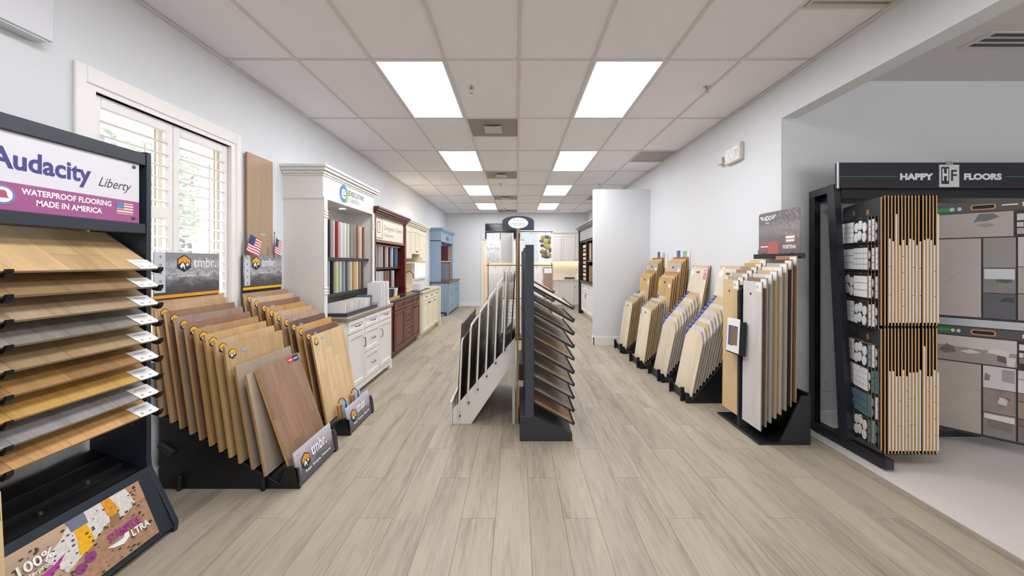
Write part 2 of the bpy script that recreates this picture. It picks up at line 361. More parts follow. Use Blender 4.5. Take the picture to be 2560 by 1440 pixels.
for a, c in ((2.09, 2.55), (2.59, 3.05)): MB().box(XL-.135, XL-.130, a, c, W1[2], W1[3]).build('pane', mat('#ffffff', .0, trans=1), w)
w = struct('window_2', MB().box(XL, XL+.02, 8.50, 8.55, 1.08, 1.67).box(XL, XL+.02, 9.5, 9.55, 1.08, 1.67).box(XL, XL+.02, 8.55, 9.5, 1.62, 1.67).box(XL, XL+.04, 8.55, 9.5, 1.08, 1.13), SH)
MB().box(XL-.08, XL-.04, 8.98, 9.02, 1.13, 1.62).box(XL-.08, XL-.04, 9.25, 9.27, 1.13, 1.62).build('mullion', SH, w)
for a, c in ((8.55, 8.98), (9.02, 9.5)): MB().box(XL-.065, XL-.06, a, c, 1.13, 1.62).build('pane', mat('#ffffff', .0, trans=1), w)

# white valance box high on the left wall
t = thing('valance_box', 'long white box valance fixed high on the left wall', 'valance', (XL, 1.2, 2.6))
MB().box(XL, XL+.08, .2, 1.826, 2.6, 2.84).build('case', mat('#dcdee2', .5), t, bevel=.003)
MB().box(XL+.005, XL+.07, .22, 1.81, 2.592, 2.6).build('underside', mat('#dcdee2', .5), t)

# ---------------------------------------------------------------- outside the shuttered window
struct('ground', MB().box(-60, XL-.16, -30, 60, -.35, -.2), mat('#b9b4ab', .9))
struct('trim_3', MB().box(-3.45, XL-.16, -2, 9, 2.62, 2.8), mat('#f3e6dd', .8))
t = thing('porch_column', 'square pinkish stucco column outside the shuttered window', 'column', (-3.4, 4.25, -.2))
MB().box(-3.55, -3.25, 4.08, 4.5, -.2, 2.62).build('shaft', mat('#f2e2d8', .8), t); MB().box(-3.6, -3.2, 4.03, 4.55, -.2, .1).build('plinth', mat('#d9bfae', .8), t)
t = thing('downspout', 'thin dark downspout pipe beside the stucco column', 'pipe', (-3.28, 4.0, -.2))
MB().cyl((-3.28, 4.0, -.2), (-3.28, 4.0, 2.62), .03, 8).build('pipe', mat('#4a4644', .6), t)
MB().box(-3.32, -3.24, 3.96, 4.06, 1.2, 1.24).build('strap', mat('#6a6664', .6), t)
t = thing('shop_building', 'tan stucco building with dark arched windows beyond the trees', 'building', (-23, 22, -.2))
MB().box(-26, -22, 10, 36, -.2, 4.3).build('wall', mat('#dcc19a', .85), t); MB().box(-26.3, -21.6, 9.7, 36.3, 4.3, 4.6).build('roof', mat('#c59a78', .85), t)
wm = MB().prism([(-.6, -1.0), (.6, -1.0), (.6, .5), (.42, .85), (0, 1.0), (-.42, .85), (-.6, .5)], 'x', 0, .08).mesh('window', mat('#4b4c50', .3))
for y in range(12, 36, 3): obj('window', wm, t, T((-22.0, y, 2.4)))
def tree(label, x, y, h, r, n, col, seed):
    rnd = random.Random(seed); t = thing('tree', label, 'tree', (x, y, -.2), 'trees outside the window')
    b = MB(); b.tube([(x, y, -.2), (x+.1, y+.05, h*.4), (x, y+.2, h*.7)], .16, 8)
    for i in range(7):
        a = rnd.uniform(0, 6.28); b.tube([(x+.03, y+.05, h*(.4+.04*i)), (x+math.cos(a)*r*.45, y+math.sin(a)*r*.45, h*(.6+.05*i))], .05, 5)
    b.build('trunk', mat('#8b8178', .9), t); b = MB()
    cl = [(rnd.gauss(0, r*.45), rnd.gauss(0, r*.45), h*.68+rnd.gauss(0, r*.32)) for i in range(26)]
    for i in range(n):
        c = rnd.choice(cl); p = Vector((x+c[0]+rnd.gauss(0, .34), y+c[1]+rnd.gauss(0, .34), c[2]+rnd.gauss(0, .3)))
        u = Vector((rnd.gauss(0, 1), rnd.gauss(0, 1), rnd.gauss(0, 1))).normalized(); v = u.orthogonal().normalized(); s = rnd.uniform(.05, .10)
        b.add([p-u*s, p+v*s*.5, p+u*s, p-v*s*.5], [(0, 1, 2, 3)])
    b.build('foliage', mat(col, .7), t, kind='stuff')
tree('broad pale green tree outside the shutters, nearest the porch', -7.6, 6.3, 4.4, 1.7, 4200, '#a0aaa2', 1)
tree('tall thin-leaved tree between the porch and the tan building', -10.5, 10.6, 5.6, 2.0, 4500, '#a6b0a8', 2)
tree('spreading grey-green tree in front of the tan building', -12.5, 15.6, 5.4, 2.3, 4500, '#9ea8a0', 3)
# ---------------------------------------------------------------- shared builders for sample boards
BMC = {}
def board(name, label, cat, group, w, h, t, M, face, edge, ch=(0, 0)):
    """sample board: local x across, z up, front face towards -y at y=0; ch = cut top corners"""
    k = (name, w, h, t, face.name, edge.name, ch)
    if k not in BMC:
        p = [(-w/2, 0), (w/2, 0)] + ([(w/2, h-ch[1]), (w/2-ch[1]*.75, h)] if ch[1] else [(w/2, h)]) + ([(-w/2+ch[0]*.75, h), (-w/2, h-ch[0])] if ch[0] else [(-w/2, h)])
        BMC[k] = MB().prism(p, 'y', 0, t, 1, 0).mesh(name, [face, edge])
    return tag(obj(name, BMC[k], None, M), label, cat, group)
def bit(name, parent, key, fn, mats, M=None):
    """small child shared between boards: fn fills an MB in the parent's own axes"""
    if key not in BMC:
        b = MB(); fn(b); BMC[key] = b.mesh(name, mats)
    return obj(name, BMC[key], parent, M or Matrix(), local=True)
def sticker(parent, x0, x1, z0, z1, m, name='sticker', th=.0012):
    return bit(name, parent, (name, x0, x1, z0, z1, m.name, th), lambda b: b.box(x0, x1, -th, 0, z0, z1), m)
def planks(o, w, h, n, mats, joints=None, th=.003):
    for i in range(n):
        a = -w/2+w*i/n; m = mats[i % len(mats)]
        js = [0]+sorted(joints[i % len(joints)] if joints else [])+[1]
        for q in range(len(js)-1):
            z0, z1 = js[q]*h, js[q+1]*h
            key = ('plank', round(w/n, 4), round(z1-z0, 4), mats[(i+q) % len(mats)].name)
            mm = mats[(i+q) % len(mats)]
            if key not in BMC: BMC[key] = MB().box(.0006, w/n-.0006, -th, 0, .0006, z1-z0-.0006).mesh('plank', mm)
            obj('plank', BMC[key], o, T((a, 0, z0)), local=True)
YEL = mat('#f0b51d', .5); ORA = mat('#e39a2c', .5); INK = mat('#24262b', .5)
def hexa(cx, cz, r): return [(cx+r*math.sin(math.pi/3*i), cz+r*math.cos(math.pi/3*i)) for i in range(6)]
def logo_fill(b, cx, cz, r):
    b.prism(hexa(cx, cz, r), 'y', -.0012, 0, 0)
    i = r*.86
    b.prism([(cx-i*.866, cz-i*.15), (cx-i*.25, cz+i*.28), (cx+i*.1, cz+i*.02), (cx+i*.5, cz+i*.2), (cx+i*.866, cz-i*.2), (cx+i*.866, cz+i*.5), (cx, cz+i), (cx-i*.866, cz+i*.5)], 'y', -.0018, -.0011, 1)
    b.prism([(cx-i*.62, cz-i*.35), (cx-i*.25, cz+i*.16), (cx+i*.05, cz-i*.25), (cx+i*.12, cz-i*.85), (cx-i*.05, cz-i*.6), (cx-i*.22, cz-i*.3), (cx-i*.4, cz-i*.7)], 'y', -.0022, -.0011, 2)
    b.prism([(cx+i*.2, cz-i*.1), (cx+i*.5, cz+i*.08), (cx+i*.75, cz-i*.3), (cx+i*.5, cz-i*.25), (cx+i*.4, cz-i*.45)], 'y', -.0022, -.0011, 2)
def hex_logo(parent, x, z, r, col=None, name='logo'):
    return bit(name, parent, ('hex', r, (col or YEL).name), lambda b: logo_fill(b, 0, 0, r), [INK, col or YEL, PAPER], T((x, 0, z)))

# ---------------------------------------------------------------- tall rack of tilted boards by the window (purple and white header)
PUR = mat('#a2588c', .4); SIGNW = mat('#dcdbe0', .4); NAVY = mat('#433f86', .5)
t = thing('flooring_rack', 'tall slate-grey floor display rack with white and purple header sign', 'display rack', (-2.2, 1.5, 0))
prof = [(-2.37, 0), (-1.90, 0), (-1.895, .05), (-2.045, .36), (-2.05, .42), (-2.05, 2.11), (-2.37, 2.11)]
for y in (.93, 2.02): MB().prism(prof, 'y', y, y+.025).build('side_panel', SLATE, t, bevel=.002)
h = MB(); h.box(-2.10, -2.055, .955, 2.02, 2.033, 2.10); h.box(-2.10, -2.055, .955, 2.02, 1.655, 1.711); h.box(-2.11, -2.09, .955, 2.02, 1.711, 2.033)
h.build('header_frame', SLATE, t, bevel=.004)
MB().box(-2.09, -2.068, .955, 1.995, 1.826, 2.033).build('header_sign', SIGNW, t)
MB().box(-2.09, -2.068, .955, 1.995, 1.711, 1.826).build('header_sign', PUR, t)
def onsign(y, z, dx=.0008): return FL(-2.068+dx, y, z)
text('Audacity', .345, .112, NAVY, t, onsign(1.425, 1.855), .028)
text('Liberty', .155, .062, mat('#3a3d46', .5), t, onsign(1.80, 1.862), 0, .45)
text('WATERPROOF FLOORING', .338, .027, PAPER, t, onsign(1.52, 1.783), .03)
text('MADE IN AMERICA', .248, .027, PAPER, t, onsign(1.568, 1.741), .03)
e = flat('emblem', onsign(1.462, 1.772), oval(0, 0, .040, .040, 24), mat('#6d83b5', .5), t); flat('emblem_face', onsign(1.462, 1.772, .0018), oval(0, 0, .031, .031, 24), PAPER, e)
flat('bell', onsign(1.462, 1.772, .0026), [(-.02, -.012), (.02, -.012), (.014, -.004), (.012, .012), (.006, .018), (-.006, .018), (-.012, .012), (-.014, -.004)], mat('#b0506a', .5), e)
def print_flag(M, w, hh, parent):
    f = flat('flag_print', M, rect(0, w, 0, hh), mat('#f2ead6', .5), parent)
    for i in range(4): flat('stripe', M @ T((0, -.001, 0)), rect(0 if i < 2 else w*.42, w, hh*(.06+i*.25), hh*(.17+i*.25)), mat('#a8567f', .5), f, .0008)
    flat('canton', M @ T((0, -.001, 0)), rect(0, w*.42, hh*.48, hh), mat('#5c7fae', .5), f, .0012)
print_flag(onsign(1.882, 1.752), .08, .058, t)
for y, z in ((1.967, 2.012), (1.965, 1.735)): MB().cyl((-2.069, y, z), (-2.064, y, z), .0085, 12).build('screw', mat('#55555c', .4, .5), t)
AUD = ['#c2a476', '#957a56', '#a48f73', '#8c867f', '#a08863', '#9c7848', '#ba924f', '#8f8c89', '#c2965e']
NA = ['pale honey oak', 'warm brown oak', 'beige greige oak', 'weathered grey', 'light tan', 'reddish brown oak', 'golden oak', 'cool silver grey', 'bright honey']
hook = MB().prism([(-.01, -.004), (.02, -.012), (.034, .004), (.036, .022), (.028, .022), (.018, .006), (-.01, .006)], 'y', -.011, .011).mesh('hook', mat('#101113', .35))
for k in range(9):
    z = 1.463-.097*k; face = wood(AUD[k], 'Z', .34, .4, 24)
    o = board('sample_board', f'{NA[k]} tilted sample board, {ORD[k]} from the top of the slate rack', 'sample board', 'tilted boards on the slate rack', .95, .345, .008, FL(-1.965, 1.515, z, 55.4), face, mat('#9c8a6e', .6))
    planks(o, .95, .345, 5, [wood(AUD[k], 'Z', .34, .4, 24), wood(AUD[k], 'Z', .40, .4, 20)], [[], [.62], [], [.35], []])
    bit('label_card', o, 'audcard', lambda b: (b.prism([(.385, -.004), (.485, -.004), (.478, .078), (.372, .078)], 'y', -.006, -.0045, 0), b.box(.44, .455, -.0063, -.006, .012, .02, 1), b.box(.40, .412, -.0063, -.006, .010, .022, 1), b.box(.395, .455, -.0063, -.006, .055, .059, 1)), [PAPER, mat('#9a9a9a', .5)])
    for y in (1.395, 1.99): obj('hook', hook, t, T((-1.975, y, z-.012)))
MB().box(-2.32, -2.29, .955, 2.02, .64, 1.66).build('upright', SLATE, t)
MB().box(-2.36, -2.345, .955, 2.02, .03, .46).build('back_panel', BLACK, t)
MB().prism([(-2.345, .46), (-2.345, .44), (-2.08, .33), (-2.05, .345), (-2.05, .36), (-2.08, .36)], 'y', .955, 2.02).build('tray', BLACK, t)
MB().prism([(-2.25, .44), (-2.235, .44), (-2.235, .40), (-2.25, .40)], 'y', .955, 1.98).build('tray_rib', BLACK, t); MB().prism([(-2.16, .41), (-2.145, .41), (-2.145, .365), (-2.16, .365)], 'y', .955, 1.98).build('tray_rib', BLACK, t)
for y, z in ((1.3, .375), (1.62, .375), (1.8, .405)): MB().cyl((-2.12, y, z), (-2.12, y, z+.012), .008, 8).build('tray_screw', mat('#6f6656', .4, .5), t)
for zz in (.50, .55, .60): MB().cyl((-2.10-.03*(zz > .56), 2.02, zz), (-2.10-.03*(zz > .56), 2.017, zz), .005, 8).build('shelf_pin', CHROME, t)
MB().prism([(-1.905, .03), (-1.915, .03), (-2.055, .36), (-2.045, .365)], 'y', .955, 2.02).build('kick_panel', SLATE, t)
PM_ = FL(-1.918, 1.48, .055, 23.2) @ T((0, -.0105, 0))
pb = board('poster', 'muddy boots advertising poster on the kick panel of slate rack', 'poster', None, .93, .295, .002, PM_, wood('#c3a98c', 'X', .35, .35, 9), mat('#8c7a66', .5))
BROWN = mat('#a98467', .5, noise=.22, scale=38); SPECK = mat('#d9d5cf', .5, noise=.16, scale=60)
def pp(nm, pts, m, lay=1): return MB().prism(pts, 'y', -.0008*lay, 0).build(nm, m, pb, local=True)
pp('mud_print', [(.02, .0), (.465, .0), (.465, .20), (.34, .185), (.27, .165), (.16, .13), (.10, .07)], BROWN); pp('floor_print', [(.05, .20), (.10, .10), (.17, .13), (.24, .165), (.285, .19), (.345, .17), (.43, .21), (.43, .295), (.17, .295), (.12, .24)], SPECK, 2)
pp('mud_print', [(.42, .20), (.465, .20), (.465, .295), (.40, .295)], mat('#b98f6d', .5), 3); pp('mud_print', [(.29, .16), (.335, .165), (.34, .215), (.30, .215)], mat('#9a7558', .5), 3)
pp('boot_print', [(.292, .225), (.31, .205), (.335, .21), (.345, .228), (.338, .255), (.325, .295), (.29, .295), (.294, .26)], mat('#e09a1e', .5, noise=.18, scale=50), 4)
pp('boot_print', [(.155, .135), (.175, .128), (.205, .14), (.22, .165), (.218, .20), (.213, .243), (.165, .243), (.168, .20), (.16, .165)], mat('#eeb00f', .5, noise=.12, scale=50), 4)
pp('trouser_print', [(.158, .243), (.222, .243), (.22, .295), (.152, .295)], mat('#6f7686', .6), 4)
rnd = random.Random(5); b = MB()
for i in range(150):
    x, z = rnd.uniform(-.12, .44), rnd.uniform(.005, .27); s = rnd.uniform(.0015, .005); b.prism(oval(x, z, s*1.5, s, 6), 'y', -.0045, -.0002)
b.build('mud_speckle', mat('#4a3a2e', .6), pb, kind='stuff', local=True)
def ptext(s, x, z, w, hh, m, **k): o = text(s, w, hh, m, pb, PM_ @ T((x, -.0052, z)), **k); return o
ptext('STAMPEDE', .262, .100, .145, .04, mat('#a8388f', .5), bold=.03); pp('swoosh_print', [(.245, .088), (.27, .072), (.31, .06), (.34, .075), (.345, .10), (.325, .10), (.318, .085), (.29, .085)], PAPER, 6); ptext('LTRA', .352, .062, .085, .036, PAPER, bold=.03)
ptext('100%', -.03, .195, .115, .042, PAPER, bold=.02); ptext('Waterproof', -.04, .165, .115, .024, PAPER, bold=.02)
pp('splash_print', [(-.08, .08), (-.02, .08), (.02, .115), (.075, .14), (.115, .18), (.07, .16), (.01, .145), (-.04, .12)], mat('#b0339a', .5), 5)
for x, z in ((.185, .10), (.142, .08), (.10, .058)): pp('badge_print', oval(x, z, .021, .021, 16), mat('#8f3c84', .5), 5)
for x, z in ((.435, .275), (.445, .075)): MB().cyl((x, -.004, z), (x, 0, z), .0075, 10).build('screw', mat('#4d4d52', .4, .5), pb, local=True)
o = board('sample_board', 'narrow blond sample plank with navy label standing before the slate rack', 'sample board', None, .42, .70, .012, FL(-1.765, 1.062, .0, 3), wood('#d8bd8d', 'Z', .2), MDF)
sticker(o, .12, .205, .60, .65, mat('#2f3560', .5))

# ---------------------------------------------------------------- two stepped racks of leaning boards under mountain signs
MTN = scenic('mountain_print', [(.05, '#4a4a4d'), (.25, '#5b5b5e'), (.40, '#8b8b8d'), (.5, '#b9babd'), (.58, '#8e8f92'), (.7, '#b4b5b8'), (.85, '#8f8f92')], 7, .33)
MTN2 = scenic('mountain_print_low', [(.1, '#56525a'), (.35, '#6d6870'), (.55, '#a19da5'), (.75, '#b5b1ba'), (.95, '#c9c6ce')], 7, .25)
def mtn_rack(y0, wd, place, boards, front_n, signy, signw, small, la, lb):
    y1 = y0+wd
    SX = -2.352 if small else -2.366
    t = thing('stepped_rack', f'low black stepped board rack with mountain signs, {place}', 'display rack', (-1.9, y0+wd/2, 0))
    pr = [(-2.36, 0), (-1.43, 0), (-1.445, .135), (-1.475, .15), (-1.535, .135), (-1.565, la), (-2.34, lb), (-2.36, lb+.01)]
    for y in (y0+.03, y1-.045): MB().prism(pr, 'y', y, y+.018).build('side_panel', BLACK, t, bevel=.002)
    MB().prism([(-1.56, la-.014), (-1.56, la-.001), (-2.34, lb-.001), (-2.34, lb-.014)], 'y', y0+.048, y1-.045).build('sloped_shelf', BLACK, t)
    MB().prism([(-1.45, .0), (-1.45, .02), (-1.60, .02), (-1.60, 0)], 'y', y0+.048, y1-.045).build('front_tray', BLACK, t)
    MB().box(SX-.010, SX, signy, signy+signw, 1.20 if small else 1.248, 1.56 if small else 1.255).build('back_post', BLACK, t)
    for x in (-2.21, -1.66): MB().box(x-.013, x+.013, y0-.0, y0+.03, 0, .10).build('foot', BLACK, t, bevel=.006)
    MB(T((-2.30, y0+.018, .27)) @ Matrix.Rotation(R(35), 4, 'Y')).box(-.055, .055, -.014, .012, -.02, .02).build('bracket', mat('#2a2b2f', .5), t, bevel=.004)
    fs = MB(FL(-1.435, y0+.03, .02, 12)).box(0, .47, -.004, .004, 0, .215).build('front_sign', MTN2, t)
    M = FL(-1.431, y0+.03, .02, 12) @ T((0, -.004, 0))
    b = MB(M); logo_fill(b, .105, .115, .055); b.build('logo', [INK, ORA, PAPER], fs)
    text('tmbr.', .20, .085, PAPER, fs, M @ T((.175, -.002, .105)), .02); text('Real. Simple. Natural.', .33, .026, PAPER, fs, M @ T((.08, -.002, .035)), .02)
    for y in (y0+.50,): MB(FL(-1.435, y, 0, 8)).box(0, .03, -.014, .02, 0, .17).build('end_bracket', mat('#33323a', .5), t, bevel=.004)
    # back sign
    M = FL(SX, signy, 1.255); bs = MB(M).box(0, signw, -.006, 0, .022, .31).build('back_sign', MTN, t); MB(M).box(0, signw, -.0065, 0, 0, .022).build('yellow_strip', YEL if small else ORA, bs)
    M2 = M @ T((0, -.0062, 0))
    MB(M).box(.01 if small else .0, .075, -.008, -.006, .04, .30 if small else .31).build('feature_list', mat('#c7cdd2', .5), bs)
    for i in range(5): MB(M).prism(oval(.042, .06+i*.055, .010, .010, 10), 'y', -.0086, -.008).build('feature_icon', mat('#8f979d', .5), bs)
    lx = .15 if small else .215
    b = MB(M2); logo_fill(b, lx, .235, .062); b.build('logo', [INK, YEL if small else ORA, PAPER], bs)
    text('tmbr.', .20 if not small else .19, .075, mat('#e9eaec', .5), bs, M2 @ T((lx+.072, -.002, .205)), .01)
    text('Real. Simple. Natural.', .27, .022, mat('#e4e5e8', .5), bs, M2 @ T((lx-.05, -.002, .135)), .01)
    # boards
    nb = 0
    for i, (xb, zb, lean, hh, col, nm, lab) in enumerate(boards):
        face = wood(col, 'Z', .26, .42, 15)
        o = board('sample_board', f'{nm} leaning board, {ORD[i]} from the front of {place}', 'sample board', f'leaning boards in the rack, {place}', wd-(.11 if i == 0 and not small else 0), hh, .016, FL(xb, y0+wd/2, zb, lean), face, MDF)
        if i < front_n:
            alt = wood(col, 'Z', .38, .42, 13)
            planks(o, wd-(0 if small else .11), hh, 4, [face, alt, wood(col, 'Z', .30, .42, 18, .2)], [[.55], [.3, .8], [.68], [.42]], .002)
        f = -.0022 if i < front_n else 0
        if lab == 'hex':
            q = hex_logo(o, -wd/2+.055, hh-.06, .036); q.location.y += f
            bit('sticker', o, ('bluetag', wd), lambda b: b.box(-wd/2+.135, -wd/2+.185, -.0034, 0, hh-.065, hh-.045), mat('#8fa9cf', .5))
        elif lab == 'red':
            bit('sticker', o, ('redtag', wd, hh), lambda b, wd=wd-(.11 if i == 0 else 0): (b.box(wd/2-.15, wd/2-.09, -.0036, 0, hh-.055, hh-.006, 0), b.box(wd/2-.09, wd/2-.02, -.0036, 0, hh-.055, hh-.006, 1), b.box(wd/2-.14, wd/2-.10, -.004, 0, hh-.035, hh-.028, 2), b.box(wd/2-.08, wd/2-.03, -.004, 0, hh-.035, hh-.028, 2)), [mat('#c5333c', .5), mat('#2d3766', .5), PAPER])
    return t
pl1 = 'the rack below the shutters'; pl2 = 'the rack beside white tower'
C1 = ['#947660', '#b6a794', '#aa9c8b', '#bb9f74', '#c0a379', '#cba975', '#b48e63', '#946f5a', '#9e8575', '#8f6d55', '#b99874']
N1 = ['dark rustic brown', 'greige', 'pale grey', 'tan oak', 'sandy oak', 'light honey', 'caramel', 'chocolate brown', 'mauve brown', 'umber brown', 'soft tan']
bl = [(-1.512, .03+.0, 19, .69, C1[0], N1[0], 'red'), (-1.632, .101, 11, .675, C1[1], N1[1], 'red'), (-1.713, .145, 10, .685, C1[2], N1[2], '')]
bl[0] = (-1.476, .025, 19.3, .80, C1[0], N1[0], 'red')
for k in range(8): bl.append((-1.797-.064*k, .184+.038*k, 8.0, .772, C1[3+k], N1[3+k], 'hex'))
bl.append((-2.316, .488, 4.3, .764, '#b99d7e', 'plain sandy', ''))
rackA = mtn_rack(2.375, .58, pl1, bl, 1, 2.37, .52, False, .031, .494)
C2 = ['#dcc093', '#76564a', '#c2975b', '#69504a', '#ad9178', '#c6a984', '#bd9356', '#92705a', '#cfae88', '#a98f70']
N2 = ['pale maple', 'dark chocolate', 'golden oak', 'dark mauve', 'taupe', 'light sand', 'amber', 'mid brown', 'cream oak', 'khaki']
bl = [(-1.615-.064*k, .114+.0405*k, 10.4, .765, C2[k], N2[k], 'hex') for k in range(10)]
rackB = mtn_rack(3.11, .58, pl2, bl, 1, 3.13, .51, True, .066, .560)
for q, (x, y) in enumerate(((-1.498, 3.20), (-1.498, 3.45))):
    r_ = thing('sample_ring', 'ring of small wood chips with a pale blue card in the front tray', 'sample set', (x, y, .02), 'chip rings in the front tray beside the white tower')
    M = FL(x, y, .02, 8)
    for i in range(5): MB(M @ T((0, .006+.011*i, 0))).box(0, .105, 0, .0095, 0, .225).build('wood_chip', wood(['#c89f6a', '#b98d5b', '#d3b07c', '#a87e52', '#c49a66'][i], 'Z', .2), r_)
    MB(M).box(.0, .105, -.001, .005, 0, .245).build('card', mat('#9cc3dc', .4, noise=.12, scale=18), r_)
    b = MB(M); b.tube([(.05+.0*a, .025-.035*math.cos(a), .215+.055*math.sin(a)) for a in [i*math.pi*2/14 for i in range(15)]], .0035, 6); b.build('ring', mat('#23262c', .4), r_, smooth=True)
    b = MB(M); b.prism(oval(.05, .20, .009, .009, 10), 'y', -.003, -.001); b.build('grommet', mat('#8a5f4a', .5), r_)

# tall plank and two little flags
o = board('tall_plank', 'tall single oak plank leaning on the wall above the second rack', 'sample plank', None, .335, 2.47, .016, FL(-2.364, 3.365, 0, 0), wood('#b49a80', 'Z', .15, .45, 12), wood('#b08250', 'Z', .2))
sticker(o, .0, .06, 1.75, 1.765, mat('#a9bcd6', .5)); sticker(o, .09, .105, 1.55, 1.64, mat('#7d6a62', .6))
for q, (y, yaw) in enumerate(((3.15, -18), (3.52, 10))):
    fl = thing('stick_flag', ('little striped flag on a stick at the plank side of the sign' if q == 0 else 'little striped flag on a stick next to the white tower'), 'flag', (-2.36, y, 1.56), 'stick flags on the mountain sign')
    MB().cyl((-2.340, y, 1.54), (-2.340, y, 1.78), .003, 6).ball((-2.340, y, 1.785), .006, .006, .008, 8, 5).build('stick', mat('#6b5a3c', .5), fl)
    M = FL(-2.338, y, 1.60, 0, yaw) @ Matrix.Rotation(R(14), 4, 'Y')
    n = 12; w_, h_ = .115, .15
    def strip(z0, z1, x0, x1, mi, b, off=0):
        vs = []; fs = []
        for i in range(n+1):
            x = x0+(x1-x0)*i/n; yy = .010*math.sin(x*55)-off
            vs += [(x, yy, z0-x*.25), (x, yy, z1-x*.25)]
        for i in range(n): fs.append((2*i, 2*i+2, 2*i+3, 2*i+1))
        b.add(vs, fs, mi)
    b = MB(M)
    for i in range(13): strip(h_*i/13, h_*(i+1)/13, 0, w_, i % 2, b)
    cl = b.build('cloth', [mat('#c8505a', .7), mat('#eeeaea', .7)], fl); sm = cl.modifiers.new('thickness', 'SOLIDIFY'); sm.thickness = .0015
    b = MB(M); strip(h_*6/13, h_, 0, w_*.48, 0, b, .0015); cn = b.build('canton', mat('#35507f', .7), cl); sm = cn.modifiers.new('thickness', 'SOLIDIFY'); sm.thickness = .001

# ---------------------------------------------------------------- cabinet builders (u along the run, v up, w out from the wall)
FWL = Matrix(((0, 0, 1, XL), (1, 0, 0, 0), (0, 1, 0, 0), (0, 0, 0, 1)))           # left wall: u=+Y, w=+X
FWB = Matrix(((1, 0, 0, 0), (0, 0, -1, YB-.03), (0, 1, 0, 0), (0, 0, 0, 1)))      # back wall: u=+X, w=-Y
FWR = Matrix(((0, 0, -1, XR), (-1, 0, 0, 0), (0, 1, 0, 0), (0, 0, 0, 1)))         # right wall: u=-Y, w=-X
def ub(F): return MB(F)
def front(F, name, parent, u0, u1, v0, v1, w, m, fr=.055, hdl=None, hm=None, raised=False, glass=None):
    g = .002; b = ub(F); u0 += g; u1 -= g; v0 += g; v1 -= g; f = min(fr, (v1-v0)*.3)
    b.box(u0, u1, v0, v0+f, w, w+.02); b.box(u0, u1, v1-f, v1, w, w+.02); b.box(u0, u0+f, v0+f, v1-f, w, w+.02); b.box(u1-f, u1, v0+f, v1-f, w, w+.02)
    d = b.build(name, m, parent, bevel=.002)
    b = ub(F)
    if raised:
        b.box(u0+f, u1-f, v0+f, v1-f, w, w+.008); q = .02
        b.box(u0+f+q, u1-f-q, v0+f+q, v1-f-q, w+.008, w+.018)
    else: b.box(u0+f, u1-f, v0+f, v1-f, w, w+.009)
    b.build('panel', glass or m, d, bevel=.003 if raised else 0)
    if hdl:
        b = ub(F); cu, cv = (u0+u1)/2, (v0+v1)/2
        if hdl == 'pull': b.tube([(cu-.05, cv, w+.02), (cu-.048, cv, w+.042), (cu, cv-.006, w+.046), (cu+.048, cv, w+.042), (cu+.05, cv, w+.02)], .005, 6)
        elif hdl == 'knob': b.cyl((cu, cv, w+.02), (cu, cv, w+.036), .006, 8); b.ball((cu, cv, w+.042), .014, .014, .01, 10, 6)
        elif hdl[0] == 'v': x = u1-.03 if hdl[1] == 'r' else u0+.03; z = v1-.14; b.tube([(x, z-.05, w+.02), (x, z-.048, w+.042), (x, z, w+.048), (x, z+.048, w+.042), (x, z+.05, w+.02)], .005, 6)
        elif hdl[0] == 'k': x = u1-.03 if hdl[1] == 'r' else u0+.03; z = (v1-.05 if hdl[2] == 't' else v0+.05); b.cyl((x, z, w+.02), (x, z, w+.034), .006, 8); b.ball((x, z, w+.040), .014, .014, .010, 10, 6)
        b.build('handle' if hdl != 'knob' and hdl[0] != 'k' else 'knob', hm or PEWTER, d, smooth=True)
    return d
def crown(F, parent, u0, u1, z0, w, m, steps=((0, .025, .012), (.025, .03, .028), (.055, .03, .05), (.085, .025, .062)), l=True, r=True):
    b = ub(F)
    for dz, hh, o in steps: b.box(u0-(o if l else 0), u1+(o if r else 0), z0+dz, z0+dz+hh, 0.0, w+o)
    b.build('crown_moulding', m, parent, bevel=.004)
def door_samples(F, us, v0, v1, w0, w1, cols, where, group, th=.02):
    for k, c in enumerate(cols):
        u = us[0]+us[1]*k
        o = thing('door_sample', f'{c[1]} door sample, {ORD[k]} along {where}', 'door sample', tuple(F @ Vector((u, v0, w0))), group)
        b = ub(F); fr = .05; h = v1-v0
        b.box(u, u+th, v0, v0+fr, w0, w1); b.box(u, u+th, v1-fr, v1, w0, w1); b.box(u, u+th, v0+fr, v1-fr, w0, w0+fr); b.box(u, u+th, v0+fr, v1-fr, w1-fr, w1)
        m = wood(c[0], 'Z', .1, .35) if c[2] else mat(c[0], .35)
        b.build('door_frame', m, o); ub(F).box(u+.006, u+th-.004, v0+fr, v1-fr, w0+fr, w1-fr).build('panel', m, o)
# ---------------------------------------------------------------- white painted display tower, base and worktop
CW = mat('#e4e3df', .38); DL = mat('#fff4e0', .4, emit=9)
t = thing('display_tower', 'tall white cabinet display tower with crown and round blue logo', 'display cabinet', (-2.2, 4.4, .915))
b = ub(FWL); b.box(3.746, 3.775, .915, 2.43, 0, .41); b.build('side_panel', CW, t); ub(FWL).box(5.04, 5.07, .915, 2.43, 0, .41).build('side_panel', CW, t)
ub(FWL).box(3.775, 5.04, .915, 2.43, 0, .012).build('back_panel', CW, t)
ub(FWL).box(3.775, 5.04, 2.165, 2.185, .012, .39).build('top_panel', CW, t); ub(FWL).box(3.775, 5.04, 2.165, 2.43, .39, .412).build('frieze', CW, t)
b = ub(FWL); b.box(3.738, 3.746, 2.155, 2.175, 0, .418); b.box(3.738, 5.078, 2.155, 2.175, .412, .42); b.build('bead', CW, t)
for u in (3.746, 5.005):
    b = ub(FWL); b.box(u, u+.065, .915, 2.155, .41, .425)
    for z in (2.02, 1.99, 1.96, 1.22, 1.19, 1.16): b.box(u-.003, u+.068, z, z+.018, .41, .432)
    b.build('pilaster', CW, t, bevel=.003)
